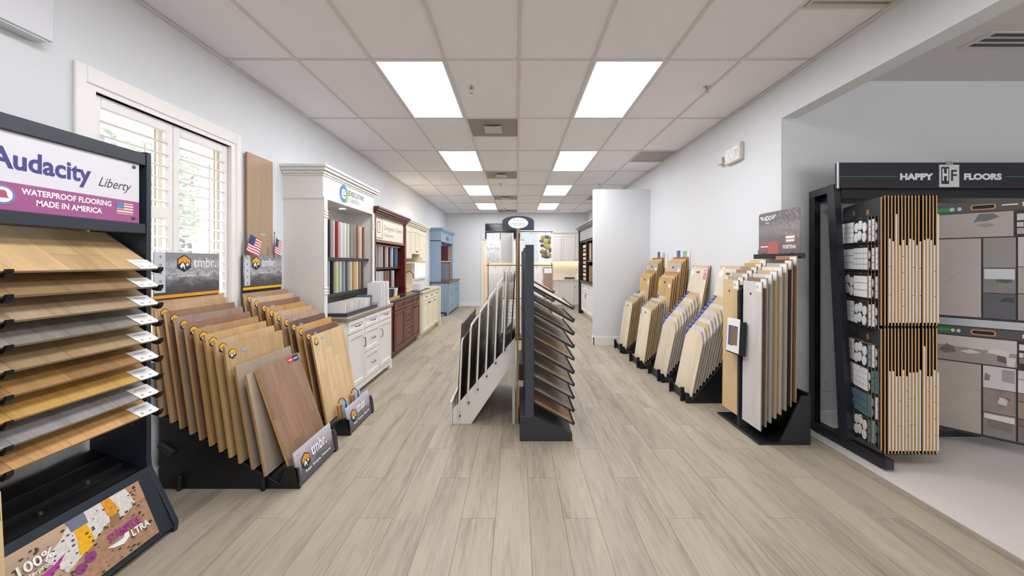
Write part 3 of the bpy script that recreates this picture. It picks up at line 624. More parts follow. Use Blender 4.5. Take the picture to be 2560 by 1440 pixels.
crown(FWL, t, 3.746, 5.07, 2.39, .412, CW, ((0, .02, .010), (.02, .03, .022), (.05, .03, .045), (.08, .03, .06)))
for u in (4.05, 4.5):
    d = ub(FWL).cyl((u, 2.165, .25), (u, 2.158, .25), .05, 20).build('downlight', CW, t); ub(FWL).cyl((u, 2.158, .25), (u, 2.156, .25), .038, 20).build('lamp', DL, d)
M = FL(XL+.413, 4.19, 2.285)
lg = flat('logo', M, oval(0, 0, .10, .10, 28), mat('#3f78b5', .5), t); text('e', .11, .115, PAPER, lg, M @ T((-.055, -.0015, -.058)), .02)
flat('leaf', M @ T((0, -.0016, 0)), [(.02, -.10), (.09, -.09), (.115, .0), (.12, .07), (.07, .03), (.06, -.03)], mat('#8cbf4a', .5), lg)
text('EXECUTIVE', .42, .062, mat('#4a4f57', .5), t, M @ T((.125, 0, .0)), .02); text('CABINETRY', .30, .05, mat('#8d9196', .5), t, M @ T((.125, 0, -.075)), .0)
WT = [('#6b4f43', 'umber', 1), ('#4e3a44', 'plum brown', 1), ('#d9d9d6', 'off-white', 0), ('#a5402f', 'brick red', 1), ('#efefef', 'bright white', 0), ('#e3e3e1', 'white', 0), ('#d8d4c8', 'cream', 0), ('#9b9a96', 'mid grey', 0), ('#a4a096', 'stone grey', 0), ('#99695a', 'rosy brown', 1), ('#e8e2d8', 'ivory', 0), ('#8c5532', 'russet', 1)]
door_samples(FWL, (3.85, .088), 1.55, 1.96, .12, .38, WT, 'the white tower upper tier', 'door samples in the white tower')
LT = [('#5a4844', 'dark umber', 1), ('#a9b4bb', 'pale blue', 0), ('#2c2a33', 'near-black', 0), ('#dcdca2', 'pale yellow', 0), ('#c4d2cc', 'sage', 0), ('#a9a49c', 'putty', 0), ('#5f7288', 'slate blue', 0), ('#ded6bd', 'cream', 0), ('#c39a66', 'tan', 1), ('#e7e0b8', 'butter', 0), ('#9b857d', 'mauve', 1), ('#6e5b43', 'olive brown', 1)]
door_samples(FWL, (3.85, .088), 1.15, 1.508, .12, .37, LT, 'the white tower lower tier', 'door samples in the white tower')
ub(FWL).box(3.80, 5.03, 1.515, 1.545, .012, .36).build('sample_shelf', mat('#2a2e38', .4), t); ub(FWL).box(3.80, 5.03, 1.12, 1.145, .012, .36).build('sample_shelf', mat('#3a3a3c', .4), t)
tag(ub(FWL).box(3.77, 5.2, .875, .915, 0, .645).build('countertop', mat('#8f8272', .3, noise=.12, scale=60), bevel=.004), 'taupe stone worktop over the white base cabinet', 'countertop')
def base_unit(F, name, label, u0, u1, dep, top, m, cols, toe=.09, hm=None, raised=False, foot=False):
    t = thing(name, label, 'cabinet', tuple(F @ Vector(((u0+u1)/2, 0, dep/2))))
    ub(F).box(u0, u1, toe, top, .022, dep).build('carcass', m, t)
    if foot:
        b = ub(F); b.box(u0, u1, .06, toe, dep-.03, dep+.012); b.box(u0, u0+.09, 0, .06, dep-.04, dep+.012); b.box(u1-.09, u1, 0, .06, dep-.04, dep+.012); b.box(u0, u1, 0, .06, .022, dep-.12); b.build('plinth', m, t, bevel=.003)
    else: ub(F).box(u0+.01, u1-.01, 0, toe, .022, dep-.05).build('toe_kick', m, t)
    for a, c, parts in cols:
        for p in parts: front(F, p[0], t, a, c, p[1], p[2], dep, m, .05, p[3] if len(p) > 3 else None, hm, raised)
    return t
base_unit(FWL, 'base_cabinet', 'white painted base cabinet with drawers and pewter pulls below taupe worktop', 3.78, 5.19, .615, .875, CW,
          [(3.83, 4.235, [('drawer', .725, .865, 'pull'), ('door', .13, .72, 'vr')]), (4.25, 4.69, [('drawer', .725, .865, 'pull'), ('drawer', .44, .72, 'pull'), ('drawer', .13, .435, 'pull')]), (4.705, 5.14, [('drawer', .725, .865, 'pull'), ('door', .13, .72, 'vl')])], .12, foot=True)
# counter samples
def swatch(name, label, cat, F, u, v, w, du, dv, dw, m, group=None, lean=0):
    o = thing(name, label, cat, tuple(F @ Vector((u, v, w))), group)
    Mx = F @ T((u, v, w)) @ Matrix.Rotation(R(lean), 4, 'Z')
    MB(Mx).box(-du/2, du/2, 0, dv, 0, dw).build('tile', m, o, bevel=.002)
    MB(Mx).box(-du/2-.0008, du/2+.0008, dv*.08, dv*.2, dw*.2, dw*.8).build('sticker', mat('#c9c9cb', .5), o); return o
tr = thing('sample_tray', 'dark slotted tray of pale stone swatches on the taupe worktop', 'tray', (-1.95, 4.1, .915))
b = ub(FWL); b.box(3.86, 4.72, .915, .93, .33, .60); b.box(3.86, 4.72, .93, .955, .585, .60); b.box(3.86, 4.72, .93, .955, .33, .345); b.build('base', mat('#3b3d45', .4), tr)
for i in range(14): ub(FWL).box(3.888+.058*i, 3.894+.058*i, .93, .95, .345, .585).build('divider', mat('#3b3d45', .4), tr)
SW = ['#dcdad6', '#cfc9c2', '#d9d2c8', '#e2e0dc', '#d4ccc4', '#dedbd6', '#cdc6be', '#e0ddd9', '#d7d0ca', '#e4e3e1', '#dfdfdf', '#d2d2d2', '#6d6f72']
for i, c in enumerate(SW): swatch('stone_swatch', ('charcoal stone swatch at the end of the dark slotted tray' if i == 12 else 'pale stone swatch standing in the dark slotted tray'), 'swatch', FWL, 3.922+.058*i, .931, .36, .012, .125 if i < 12 else .15, .20, mat(c, .4, noise=.05, scale=30), 'stone swatches in the slotted tray', -10)
for i in range(6): swatch('quartz_slab', ['ivory', 'pale grey', 'bright white', 'mid grey', 'soft white', 'pure white'][i]+' upright quartz slab in the row on taupe worktop', 'sample slab', FWL, 4.80+.052*i, .915, .436, .02, .30+.01*(i % 3), .19, mat(['#e6e6e6', '#d2d2d4', '#ececec', '#c9c9cc', '#e0e0e0', '#f0f0f0'][i], .4), 'upright white panels on the taupe worktop')
swatch('quartz_slab', 'beige square slab propped inside the white tower', 'sample slab', FWL, 3.98, .915, .16, .015, .203, .16, mat('#cdc8c0', .5))
o = tag(MB(FL(XL+.60, 5.10, .9155, 20)).box(0, .09, -.002, .002, 0, .07).build('card_holder', mat('#d5e2ee', .3)), 'small pale blue card stand on the taupe worktop', 'card holder')

# ---------------------------------------------------------------- cherry display
CH = wood('#5c211d', 'Z', .22, .3, 20); CHD = CH
t = thing('display_tower', 'dark cherry display tower with cream sign panel and heavy crown', 'display cabinet', (-2.2, 5.85, .93))
for u in (5.10, 6.50): ub(FWL).box(u, u+.07, .93, 2.19, 0, .41).build('pillar', CH, t, bevel=.004)
ub(FWL).box(5.17, 6.50, .93, 2.19, 0, .015).build('back_panel', CHD, t); ub(FWL).box(5.17, 6.5, 1.74, 1.765, .015, .36).build('top_panel', CHD, t)
sg = ub(FWL).box(5.17, 6.50, 1.83, 2.17, .36, .38).build('sign_panel', mat('#e3dccb', .45), t); ub(FWL).box(5.17, 6.50, 1.785, 1.83, .34, .40).build('sign_rail', wood('#8f6a58', 'Y', .2), t, bevel=.006)
crown(FWL, t, 5.085, 6.57, 2.17, .41, CH, ((0, .025, .012), (.025, .03, .03), (.055, .03, .055), (.085, .03, .07)), l=False)
M = FL(XL+.381, 5.22, 1.85); TN = mat('#8b806c', .5)
for r_ in (rect(0, .27, 0, .012), rect(0, .27, .29, .30), rect(0, .012, .012, .29), rect(.258, .27, .012, .29), rect(.07, .085, .08, .25), rect(.085, .18, .08, .095), rect(.16, .175, .12, .25), rect(.10, .175, .235, .25)): flat('square_logo', M, r_, TN, sg)
text('Designers Choice', .86, .10, TN, sg, M @ T((.34, 0, .12)), .0); text('Cabinetry', .42, .07, TN, sg, M @ T((.34, 0, .025)))
door_samples(FWL, (5.30, .115), 1.42, 1.74, .10, .36, [('#a8a3a3', 'grey-white', 0), ('#b3aeac', 'pale grey', 0), ('#d2cecb', 'light grey', 0), ('#6a4237', 'brown', 1), ('#e6e4e6', 'white', 0), ('#5a2a33', 'burgundy', 1), ('#dfe5e8', 'ice white', 0), ('#2f5070', 'navy blue', 0), ('#6b90a8', 'sky blue', 0)], 'the cherry tower upper tier', 'door samples in the cherry tower')
door_samples(FWL, (5.30, .125), 1.08, 1.36, .10, .36, [('#e1e6ec', 'ice white', 0), ('#dfe4ea', 'cool white', 0), ('#e3e8ec', 'white', 0), ('#a8733f', 'honey', 1), ('#8b8f93', 'grey', 0), ('#7a2f33', 'wine red', 1), ('#dfece9', 'mint white', 0)], 'the cherry tower lower tier', 'door samples in the cherry tower')
ub(FWL).box(5.17, 6.5, 1.385, 1.415, .015, .34).build('sample_shelf', BLACK, t); ub(FWL).box(5.17, 6.5, 1.045, 1.075, .015, .34).build('sample_shelf', BLACK, t)
base_unit(FWL, 'base_cabinet', 'dark cherry base cabinet with raised panels under the black granite', 5.21, 7.08, .50, .885, CH,
          [(5.62, 6.12, [('drawer', .73, .875, 'pull'), ('door', .11, .725, 'kl' + 't')]), (6.13, 6.64, [('drawer', .73, .875, 'pull'), ('drawer', .42, .725, 'pull'), ('drawer', .11, .415, 'pull')]), (6.65, 7.07, [('drawer', .73, .875, 'pull'), ('door', .11, .725, 'klt')])], .10, raised=True, hm=mat('#3d2b25', .4, .5))
tag(ub(FWL).box(5.21, 7.08, .885, .925, 0, .53).build('countertop', mat('#2b2b2e', .15, noise=.4, scale=160), bevel=.004), 'polished black granite worktop on the cherry base', 'countertop')
wt = thing('wooden_tray', 'shallow wooden tray of tilted stone samples on black granite', 'tray', (-2.05, 5.55, .925))
b = ub(FWL); b.box(5.30, 5.85, .925, .94, .345, .525); b.box(5.30, 5.85, .94, .965, .51, .525); b.box(5.30, 5.85, .94, .965, .345, .36); b.build('base', wood('#b98c4e', 'Y', .2), wt)
for i, c in enumerate(['#35373b', '#55585c', '#3f4145', '#2f3135', '#8f9296', '#e6e6e4', '#dcdcda']): swatch('stone_sample', f'tilted {"white" if i > 4 else "dark grey"} stone sample, {ORD[i]} along the wooden tray', 'swatch', FWL, 5.38+.065*i, .941, .366, .014, .15, .14, mat(c, .3), 'stone samples in the wooden tray', -18)

# ---------------------------------------------------------------- cream kitchen display
CR = mat('#e4dcc6', .42)
t = thing('wall_cabinet', 'cream wall cabinet with crown and lit top above the sink run', 'cabinet', (-2.2, 7.6, 1.62))
b = ub(FWL); b.box(6.78, 7.15, 1.56, 2.22, 0, .33); b.box(7.15, 7.78, 1.66, 2.22, 0, .33); b.box(7.78, 8.43, 1.50, 2.22, 0, .31); b.build('carcass', CR, t)
front(FWL, 'door', t, 7.15, 7.46, 1.66, 2.16, .33, CR, .06, 'krb'); front(FWL, 'door', t, 7.47, 7.78, 1.66, 2.16, .33, CR, .06, 'klb')
front(FWL, 'door', t, 7.80, 8.42, 1.52, 2.14, .31, CR, .06, 'klb'); front(FWL, 'door', t, 6.79, 7.14, 1.57, 2.14, .33, CR, .06)
b = ub(FWL); b.box(6.75, 8.47, 1.475, 1.50, 0, .36); b.build('light_rail', mat('#d7ccb0', .4), t)
ub(FWL).box(7.16, 7.77, 1.50, 1.66, 0, .02).build('nook_back', mat('#d9c9a8', .5), t)
crown(FWL, t, 6.78, 8.43, 2.20, .34, CR)
ub(FWL).cyl((7.30, 2.335, .2), (8.35, 2.335, .2), .018, 8).build('strip_lamp', mat('#fff0cf', .4, emit=5), t)
bk = tag(ub(FWL).box(7.08, 8.36, .925, 1.475, .0005, .012).build('splashback', mat('#d9c9a8', .5)), 'beige splashback panel under the cream wall cabinet', 'splashback')
fa = thing('faucet', 'tall gooseneck kitchen faucet standing on cream worktop', 'faucet', (XL+.14, 7.45, .92))
ub(FWL).tube([(7.45, .92, .12), (7.45, 1.22, .12)]+[(7.45+.0, 1.22+.085*math.sin(a), .205-.085*math.cos(a)) for a in [i*math.pi/8 for i in range(1, 9)]]+[(7.45, 1.16, .29)], .012, 8).build('spout', mat('#9c8f80', .3, .8), fa, smooth=True)
b = ub(FWL); b.cyl((7.45, .92, .12), (7.45, .955, .12), .026, 12); b.cyl((7.53, .92, .12), (7.53, .97, .12), .012, 10); b.build('base', mat('#9c8f80', .3, .8), fa)
crm = base_unit(FWL, 'base_cabinet', 'cream base cabinet with dark knobs at the end of the run', 7.1, 8.58, .55, .88, CR,
          [(7.14, 7.58, [('drawer', .72, .87, 'knob'), ('door', .11, .715, 'krt')]), (7.59, 8.04, [('drawer', .72, .87, 'knob'), ('door', .11, .715, 'klt')]), (8.05, 8.54, [('drawer', .72, .87, 'knob'), ('door', .11, .715, 'klt')])], .09, hm=mat('#4a4340', .4, .6))
ub(FWL).box(8.58, 8.66, 0, .93, .022, .60).build('end_panel', CR, crm, bevel=.003)
tag(ub(FWL).box(7.08, 8.58, .88, .92, .0, .585).build('countertop', mat('#d3c6a9', .3, noise=.08, scale=50), bevel=.003), 'pale cream worktop with the gooseneck faucet', 'countertop')
rk = thing('sample_tray', 'black tray of white samples on the cream worktop', 'tray', (-2.1, 7.45, .92)); ub(FWL).box(7.12, 7.95, .92, .932, .33, .52).build('base', BLACK, rk)
for i in range(6): swatch('stone_swatch', 'white swatch standing in the black tray on cream worktop', 'swatch', FWL, 7.18+.065*i, .933, .35, .02, .13, .15, mat('#e8e6e4', .4), 'white swatches on the cream worktop', -8)

# ---------------------------------------------------------------- blue display at the far end
BL = mat('#8ba3b9', .42); BLD = mat('#7c95ac', .42)
t = thing('display_tower', 'powder blue display tower with script sign on the frieze', 'display cabinet', (-2.25, 11, .95))
b = ub(FWL); b.box(10.10, 10.14, .95, 2.1, 0, .30); b.build('side_panel', BL, t); ub(FWL).box(11.94, 11.98, .95, 2.1, 0, .30).build('side_panel', BL, t); ub(FWL).box(10.14, 11.94, .95, 2.1, 0, .012).build('back_panel', mat('#e4e2e0', .6), t)
ub(FWL).box(10.10, 11.98, 2.08, 2.38, 0, .31).build('frieze', BL, t); crown(FWL, t, 10.10, 11.98, 2.34, .31, BL)
text('Bella', .5, .15, INK, t, FL(XL+.311, 10.75, 2.14), .02, .35)
ub(FWL).box(10.14, 11.94, 1.50, 1.52, .012, .26).build('sample_shelf', mat('#d9d4c8', .5), t)
for u in (10.5, 11.2): ub(FWL).cyl((u, 2.08, .17), (u, 2.03, .17), .05, 12, .06).build('spot_lamp', CHROME, t)
for nm, c, z0, z1 in (('dark cherry', '#5a2b2b', 1.53, 1.96), ('slate grey', '#868d96', .98, 1.47)):
    o = board('door_sample', f'square {nm} door sample hanging in the blue tower', 'door sample', 'door samples in the blue tower', .36, z1-z0, .02, FC(-2.135, 10.45, z0, 0, 0), mat(c, .4), mat('#c08f58', .5))
for z0, z1, cc in ((1.53, 1.96, ['#c98f5c', '#e8e4dc', '#dcd6cc', '#ece8e0', '#b9793f']), (.98, 1.47, ['#a86c3e', '#f0ece4', '#c88a4c', '#b87a42', '#a0663a'])):
    nm = 'upper' if z0 > 1.2 else 'lower'
    door_samples(FWL, (10.75, .2), z0, z1, .03, .28, [(c, {0: 'tan', 1: 'white', 2: 'honey' if z0 < 1.2 else 'linen', 3: 'amber' if z0 < 1.2 else 'ivory', 4: 'brown'}[i], 1) for i, c in enumerate(cc)], f'the blue tower {nm} tier', 'door samples in the blue tower')
bt = base_unit(FWL, 'base_cabinet', 'powder blue base cabinet with drawers at the far wall', 10.10, 11.98, .50, .91, BL,
          [(10.14, 10.75, [('drawer', .74, .90, 'knob'), ('drawer', .45, .735, 'knob'), ('drawer', .12, .445, 'knob')]), (10.76, 11.36, [('drawer', .74, .90, 'knob'), ('door', .12, .735, 'krt')]), (11.37, 11.96, [('drawer', .74, .90, 'knob'), ('door', .12, .735, 'klt')])], .10, hm=mat('#5d6d7c', .4, .5), foot=True)
fr = MB(FC(XL+.03, 10.10, .13)); b = fr; b.box(0, .44, -.01, 0, 0, .06); b.box(0, .44, -.01, 0, .70, .76); b.box(0, .06, -.01, 0, .06, .70); b.box(.38, .44, -.01, 0, .06, .70); b.build('end_frame', BL, bt, bevel=.002)
tag(ub(FWL).box(10.08, 12.0, .91, .95, 0, .54).build('countertop', mat('#5b4a46', .35, noise=.15, scale=40), bevel=.003), 'dark brown worktop on the powder blue base', 'countertop')

# ---------------------------------------------------------------- white kitchen on the back wall
KW = mat('#dedbd4', .42)
t = thing('wall_cabinet', 'white shaker wall cabinets over the lit beige splashback', 'cabinet', (1.7, 12.2, 1.5))
ub(FWB).box(.55, 2.40, 1.52, 2.44, 0, .33).build('carcass', KW, t)
for i, (a, c, hd) in enumerate(((.56, 1.02, 'krb'), (1.03, 1.48, 'klb'), (1.02+.47, 1.94, 'krb'), (1.95, 2.39, 'klb'))): front(FWB, 'door', t, a, c, 1.53, 2.40, .33, KW, .06, hd)
crown(FWB, t, .55, 2.40, 2.42, .33, KW, ((0, .02, .01), (.02, .03, .03), (.05, .03, .045)), r=False)
ub(FWB).box(.6, 2.35, 1.508, 1.52, .10, .14).build('undercabinet_lamp', mat('#fff0d4', .4, emit=6), t)
tag(ub(FWB).box(.55, 2.42, .935, 1.50, .0005, .012).build('splashback', mat('#e2d9c4', .5)), 'beige splashback lit from above in the white kitchen', 'splashback')
base_unit(FWB, 'base_cabinet', 'white shaker base cabinets along the back wall', .55, 2.40, .58, .895, KW,
          [(.56, .98, [('drawer', .74, .885, 'knob'), ('door', .12, .735, 'krt')]), (.99, 1.40, [('drawer', .74, .885, 'pull'), ('drawer', .44, .735, 'pull'), ('drawer', .12, .435, 'pull')]), (1.41, 1.86, [('door', .12, .885, 'klt')]), (1.87, 2.38, [('drawer', .74, .885, 'knob'), ('door', .12, .735, 'klt')])], .10)
tag(ub(FWB).box(.53, 2.42, .895, .935, 0, .61).build('countertop', mat('#cfc6b4', .35, noise=.08, scale=40), bevel=.003), 'beige worktop in the white kitchen on the back wall', 'countertop')
dk = thing('dish_stack', 'dark low stack of trays on the white kitchen worktop', 'tray stack', (1.75, 12.0, .935))
for i in range(3): ub(FWB).box(1.58+.01*i, 1.92-.01*i, .936+.022*i, .955+.022*i, .25, .46).build('tray', mat('#5b4f47', .5), dk, bevel=.003)
bx = thing('tissue_box', 'small white box beside a dark bottle on kitchen worktop', 'box', (2.06, 12.0, .935)); ub(FWB).box(1.99, 2.14, .936, 1.10, .25, .4).build('carton', PAPER, bx, bevel=.004); ub(FWB).box(2.04, 2.09, 1.1, 1.13, .3, .34).build('tissue', PAPER, bx)
bo = thing('soap_bottle', 'dark pump bottle on the white kitchen worktop', 'bottle', (2.22, 12.0, .935)); ub(FWB).cyl((2.22, .936, .32), (2.22, 1.07, .32), .03, 12).build('body', mat('#44484a', .3), bo, smooth=True); ub(FWB).tube([(2.22, 1.07, .32), (2.22, 1.14, .32), (2.19, 1.14, .36)], .007, 6).build('pump', BLACK, bo)

# ---------------------------------------------------------------- dark brown display on the right wall, behind the partition
DB = wood('#34211c', 'Z', .25, .35, 20); DF = mat('#1f1a1a', .4)
t = thing('display_tower', 'dark brown display tower with pale grey crown behind the partition', 'display cabinet', (2.1, 9.4, .93))
ub(FWR).box(-10.75, -10.66, 0, 2.42, 0, .60).build('end_post', DF, t); ub(FWR).box(-8.2, -8.11, 0, 2.42, 0, .60).build('end_post', DF, t)
ub(FWR).box(-10.66, -8.2, .95, 2.42, 0, .02).build('back_panel', DB, t); ub(FWR).box(-9.82, -9.74, .95, 2.05, .02, .56).build('divider', DF, t)
ub(FWR).box(-10.66, -8.2, 2.05, 2.08, .02, .56).build('top_panel', DB, t); ub(FWR).box(-10.66, -8.2, 2.10, 2.40, .55, .57).build('frieze', mat('#8f9490', .35), t); ub(FWR).box(-10.66, -8.2, .94, .98, .02, .58).build('shelf', DF, t); ub(FWR).box(-9.74, -8.2, 1.50, 1.54, .02, .54).build('shelf', DF, t)
crown(FWR, t, -10.75, -8.11, 2.40, .60, mat('#8e8983', .5), ((0, .03, .02), (.03, .04, .05), (.07, .04, .08)))
PK = ['#cf9f92', '#e3c8bd', '#b98676', '#e9dcd6', '#c99a8a']
for i in range(9):
    o = thing('stone_sample', 'pinkish stone block stacked in the dark brown tower', 'swatch', (2.0, 10.2, .99+.115*i), 'stacked stone blocks in the dark brown tower'); ub(FWR).box(-10.56, -9.92, .985+.115*i, 1.065+.115*i, .28, .50).build('block', mat(PK[i % 5], .45, noise=.1, scale=20), o, bevel=.004); ub(FWR).box(-10.3, -10.2, 1.005+.115*i, 1.045+.115*i, .499, .502).build('sticker', PAPER, o)
door_samples(FWR, (-9.66, .14), 1.55, 2.0, .20, .50, [('#d8a660', 'honey', 1), ('#e8e3da', 'ivory', 0), ('#3a3534', 'black', 0), ('#d2a45c', 'amber', 1), ('#efe9df', 'white', 0), ('#c89a5a', 'oak', 1), ('#e6ded2', 'linen', 0)], 'the dark brown tower upper shelf', 'door samples in the dark brown tower')
door_samples(FWR, (-9.66, .14), .985, 1.40, .20, .50, [('#e0a23f', 'golden', 1), ('#8c98a3', 'blue-grey', 0), ('#b98a55', 'tan', 1), ('#97a9b0', 'grey', 0), ('#dcd6cc', 'cream', 0), ('#7d8a94', 'slate', 0), ('#c49b66', 'beech', 1)], 'the dark brown tower lower shelf', 'door samples in the dark brown tower')
base_unit(FWR, 'base_cabinet', 'white base cabinet with bar pulls under the dark brown tower', -10.655, -8.205, .52, .895, mat('#e4e2de', .42),
          [(-10.62, -9.85, [('drawer', .72, .885, 'pull'), ('door', .12, .715, 'vr')]), (-9.84, -9.05, [('drawer', .72, .885, 'pull'), ('door', .12, .715, 'vl')]), (-9.04, -8.25, [('drawer', .72, .885, 'pull'), ('drawer', .42, .715, 'pull'), ('drawer', .12, .415, 'pull')])], .10)
tag(ub(FWR).box(-10.655, -8.205, .897, .935, .0, .56).build('countertop', mat('#8d7c70', .35, noise=.2, scale=30), bevel=.003), 'mottled brown worktop under the dark brown tower', 'countertop')

tv = thing('television', 'black flat television mounted above the back doorway', 'television', (-.45, YB-.05, 2.3))
MB().box(-1.055, .12, YB-.075, YB-.032, 2.29, 2.80).build('casing', BLACK, tv, bevel=.006); MB().box(-1.03, .095, YB-.078, YB-.075, 2.33, 2.775).build('screen', mat('#14171b', .12), tv)
# ---------------------------------------------------------------- centre: white tile stand, stacked in slots
SW_ = mat('#dedcd7', .45)
t = thing('tile_stand', 'white stepped tile stand with wire slot dividers in mid aisle', 'display rack', (-.3, 3.95, 0))
prof = [(-.590, 0), (-.418, 0), (-.012, .60), (-.012, .80), (-.590, .13)]
for y in (3.37, 4.56): MB().prism(prof, 'y', y, y+.016).build('side_panel', SW_, t, bevel=.002)
MB().box(-.612, -.592, 3.345, 4.60, 0, .215).build('front_lip', SW_, t, bevel=.003)
MB().prism([(-.590, .06), (-.012, .72), (-.012, .735), (-.590, .075)], 'y', 3.386, 4.56).build('sloped_shelf', SW_, t)
for y in (3.372, 4.55): MB().box(-.038, -.014, y, y+.025, 0, .62).build('back_leg', SW_, t)
MB(T((-.09, 3.9, .53)) @ Matrix.Rotation(R(-30), 4, 'Y')).box(-.05, .05, -.5, .5, -.008, .008).build('brace', BLACK, t)
for k in range(6):
    bx, bz, tx, tz = -.535+.083*k, .06+.122*k, -.500+.0825*k, .784+.127*k
    MB().tube([(bx, 3.360, bz), (bx+.004, 3.360, bz+.06), (tx-.004, 3.360, tz-.03), (tx, 3.368, tz-.006), (tx, 3.39, tz), (tx, 4.565, tz), (tx, 4.587, tz-.006), (tx-.004, 4.595, tz-.03), (bx+.004, 4.595, bz+.06), (bx, 4.595, bz)], .0085, 8).build('divider', SW_, t, smooth=True)
    MB().cyl((bx+.012, 3.352, bz+.02), (bx+.012, 3.369, bz+.02), .008, 8).build('bolt', mat('#33302e', .4), t)
TB = [('#5d5049', 'dark umber'), ('#8d857c', 'taupe stone'), ('#77716b', 'grey hexagon'), ('#b9b4ad', 'pale grey'), ('#8a8784', 'slate brick'), ('#dcdad6', 'white subway'), ('#cfccc8', 'light grey')]
TBM = [mat('#75685e', .5, noise=.15, scale=14), mat('#aaa196', .5, noise=.15, scale=12), tiled('#98918a', '#c8c2bb', .12, .1), tiled('#d2cdc6', '#a8a39d', .1, .12), tiled('#a8a5a2', '#e0dbd6', .16, .06), tiled('#dcdad6', '#8b8885', .15, .075), mat('#cfccc8', .5, noise=.08, scale=10)]
for k in range(7):
    xb = -.562+.083*k; zb = .115+.0948*k+.0015
    for c, yc in enumerate((3.685, 4.265)):
        hh = .80 if k == 0 else .70
        o = board('tile_board', f'{TB[k][1]} tile board in the {ORD[k]} slot of white stand, {"near" if c == 0 else "far"} half', 'tile board', 'tile boards in the white stand', .56, hh, .012, FR(xb+.004, yc, zb+.008, 3.2), TBM[k], mat('#4a3d35', .6))
        bit('grip_hole', o, ('hole', hh), lambda b: (b.box(-.035, .035, -.001, 0, hh-.075, hh-.05), b.box(-.035, .035, .012, .013, hh-.075, hh-.05)), mat('#1c1a19', .8))
        if k == 0: bit('header_strip', o, ('hdr', hh), lambda b: (b.box(-.278, .278, -.0006, 0, hh-.12, hh-.001), b.box(-.278, .278, .012, .0126, hh-.12, hh-.001)), mat('#6f6660', .5))
o = board('tall_board', 'tall white panel with tan edge between the white stand and black rack', 'sample board', None, .95, 1.78, .018, FR(.001, 3.845, 0, .0), mat('#d9d7d2', .5), wood('#bb8f58', 'Z', .25))
sticker(o, -.30, -.18, 1.50, 1.62, mat('#b9c4cc', .5))

# ---------------------------------------------------------------- centre: black racks with tilted boards towards the right
GB = mat('#33353b', .4)
def tilt_rack(y0, label, boards, nm, grp, full=True):
    t = thing('tilt_rack', label, 'display rack', (.25, y0+.35, 0)); y1 = y0+.74
    MB().prism([(.030, 0), (.468, 0), (.468, .062), (.455, .07), (.147, .205), (.030, .205)], 'y', y0, y1).build('base', GB, t, bevel=.003)
    MB().prism([(.028, 0), (.470, 0), (.470, .006), (.028, .006)], 'y', y0-.002, y0+.74).build('base_trim', BLACK, t)
    for y in (y0, y1-.06): MB().box(.074, .147, y, y+.055, .2, 1.645).build('post', mat('#3d424c', .4), t, bevel=.004)
    MB().box(.078, .10, y0+.055, y1-.06, .25, 1.60).build('back_panel', BLACK, t)
    for k, c in enumerate(boards):
        z = 1.118-.108*k
        o = board('sample_board', f'{c[1]} tilted board, {ORD[k]} from the top of {nm}', 'sample board', grp, .70, .368, .010, FL(.474, y0+.37, z, 61), wood(c[0], 'Z', .3, .4, 18), mat('#6b5d4c', .6))
        for q, y in ((0, y0-.004), (1, y1-.006)):
            b = MB(); s, cc = .234/.424, 1
            w_ = .017 if k < 4 or k == 5 else .009
            b.prism([(.147, z+.180-w_), (.47, z-.001-w_), (.483, z-.008-w_*.3), (.490, z+.004), (.487, z+.018), (.481, z+.018), (.482, z+.006), (.474, z+.001), (.147, z+.181)], 'y', y, y+.010); b.build('shelf_arm', mat('#24252a', .35), t)
        MB().prism([(.474, z-.012), (.486, z-.006), (.486, z+.014), (.482, z+.014), (.480, z-.002), (.472, z-.006)], 'y', y0+.006, y1-.006).build('front_lip', BLACK, t)
    return t
DBc = [('#c6b9a8', 'greige'), ('#a39382', 'smoky brown'), ('#b3a696', 'driftwood'), ('#b8ac9f', 'ash grey'), ('#cfb38c', 'honey brown'), ('#ad9f8f', 'grey-brown'), ('#ccb490', 'tan oak'), ('#b2aaa0', 'pebble grey'), ('#aa9e92', 'mushroom'), ('#c99f78', 'chestnut')]
tilt_rack(3.05, 'black tilted-board rack with centre post facing the right aisle', DBc, 'the black centre rack', 'tilted boards on the black centre rack')
tilt_rack(4.62, 'second black tilted-board rack standing behind the first in the aisle', DBc[::-1], 'the rear black rack', 'tilted boards on the rear black rack')

# ---------------------------------------------------------------- free-standing rack of hanging tile boards with an oval sign
t = thing('hanging_tile_rack', 'black standing rack of hung tile boards under an oval sign', 'display rack', (.05, 7.2, 0))
NV = mat('#2c3440', .4); TY = 7.2
MB().box(-.01, .065, TY, TY+.06, .03, 2.14).build('post', BLACK, t); MB().box(-.55, .62, TY-.22, TY+.30, 0, .03).build('base_plate', BLACK, t)
for z in (2.10, 1.435, .775): MB().cyl((-.60, TY-.03, z), (.72, TY-.03, z), .008, 8).build('rail', BLACK, t)
for x in (-.56, .70): MB().cyl((x, TY+.01, .03), (x, TY+.01, 2.1), .008, 8).build('side_rod', BLACK, t)
arch = [(-.275, 2.125), (.345, 2.125), (.345, 2.30)]+[(.035+.31*math.cos(a), 2.30+.105*math.sin(a)) for a in [i*math.pi/12 for i in range(1, 12)]]+[(-.275, 2.30)]
hs = MB().prism(arch, 'y', TY-.06, TY-.035).build('header_sign', NV, t, bevel=.003); MB().box(.0, .07, TY-.065, TY-.03, 2.06, 2.16).build('bracket', mat('#6f737b', .4), hs)
flat('oval', FC(.035, TY-.0605, 2.265), oval(0, 0, .195, .105, 32), mat('#e9ebe9', .4), hs)
text('TESORO', .25, .055, mat('#8f9696', .5), hs, FC(-.09, TY-.063, 2.215)); 
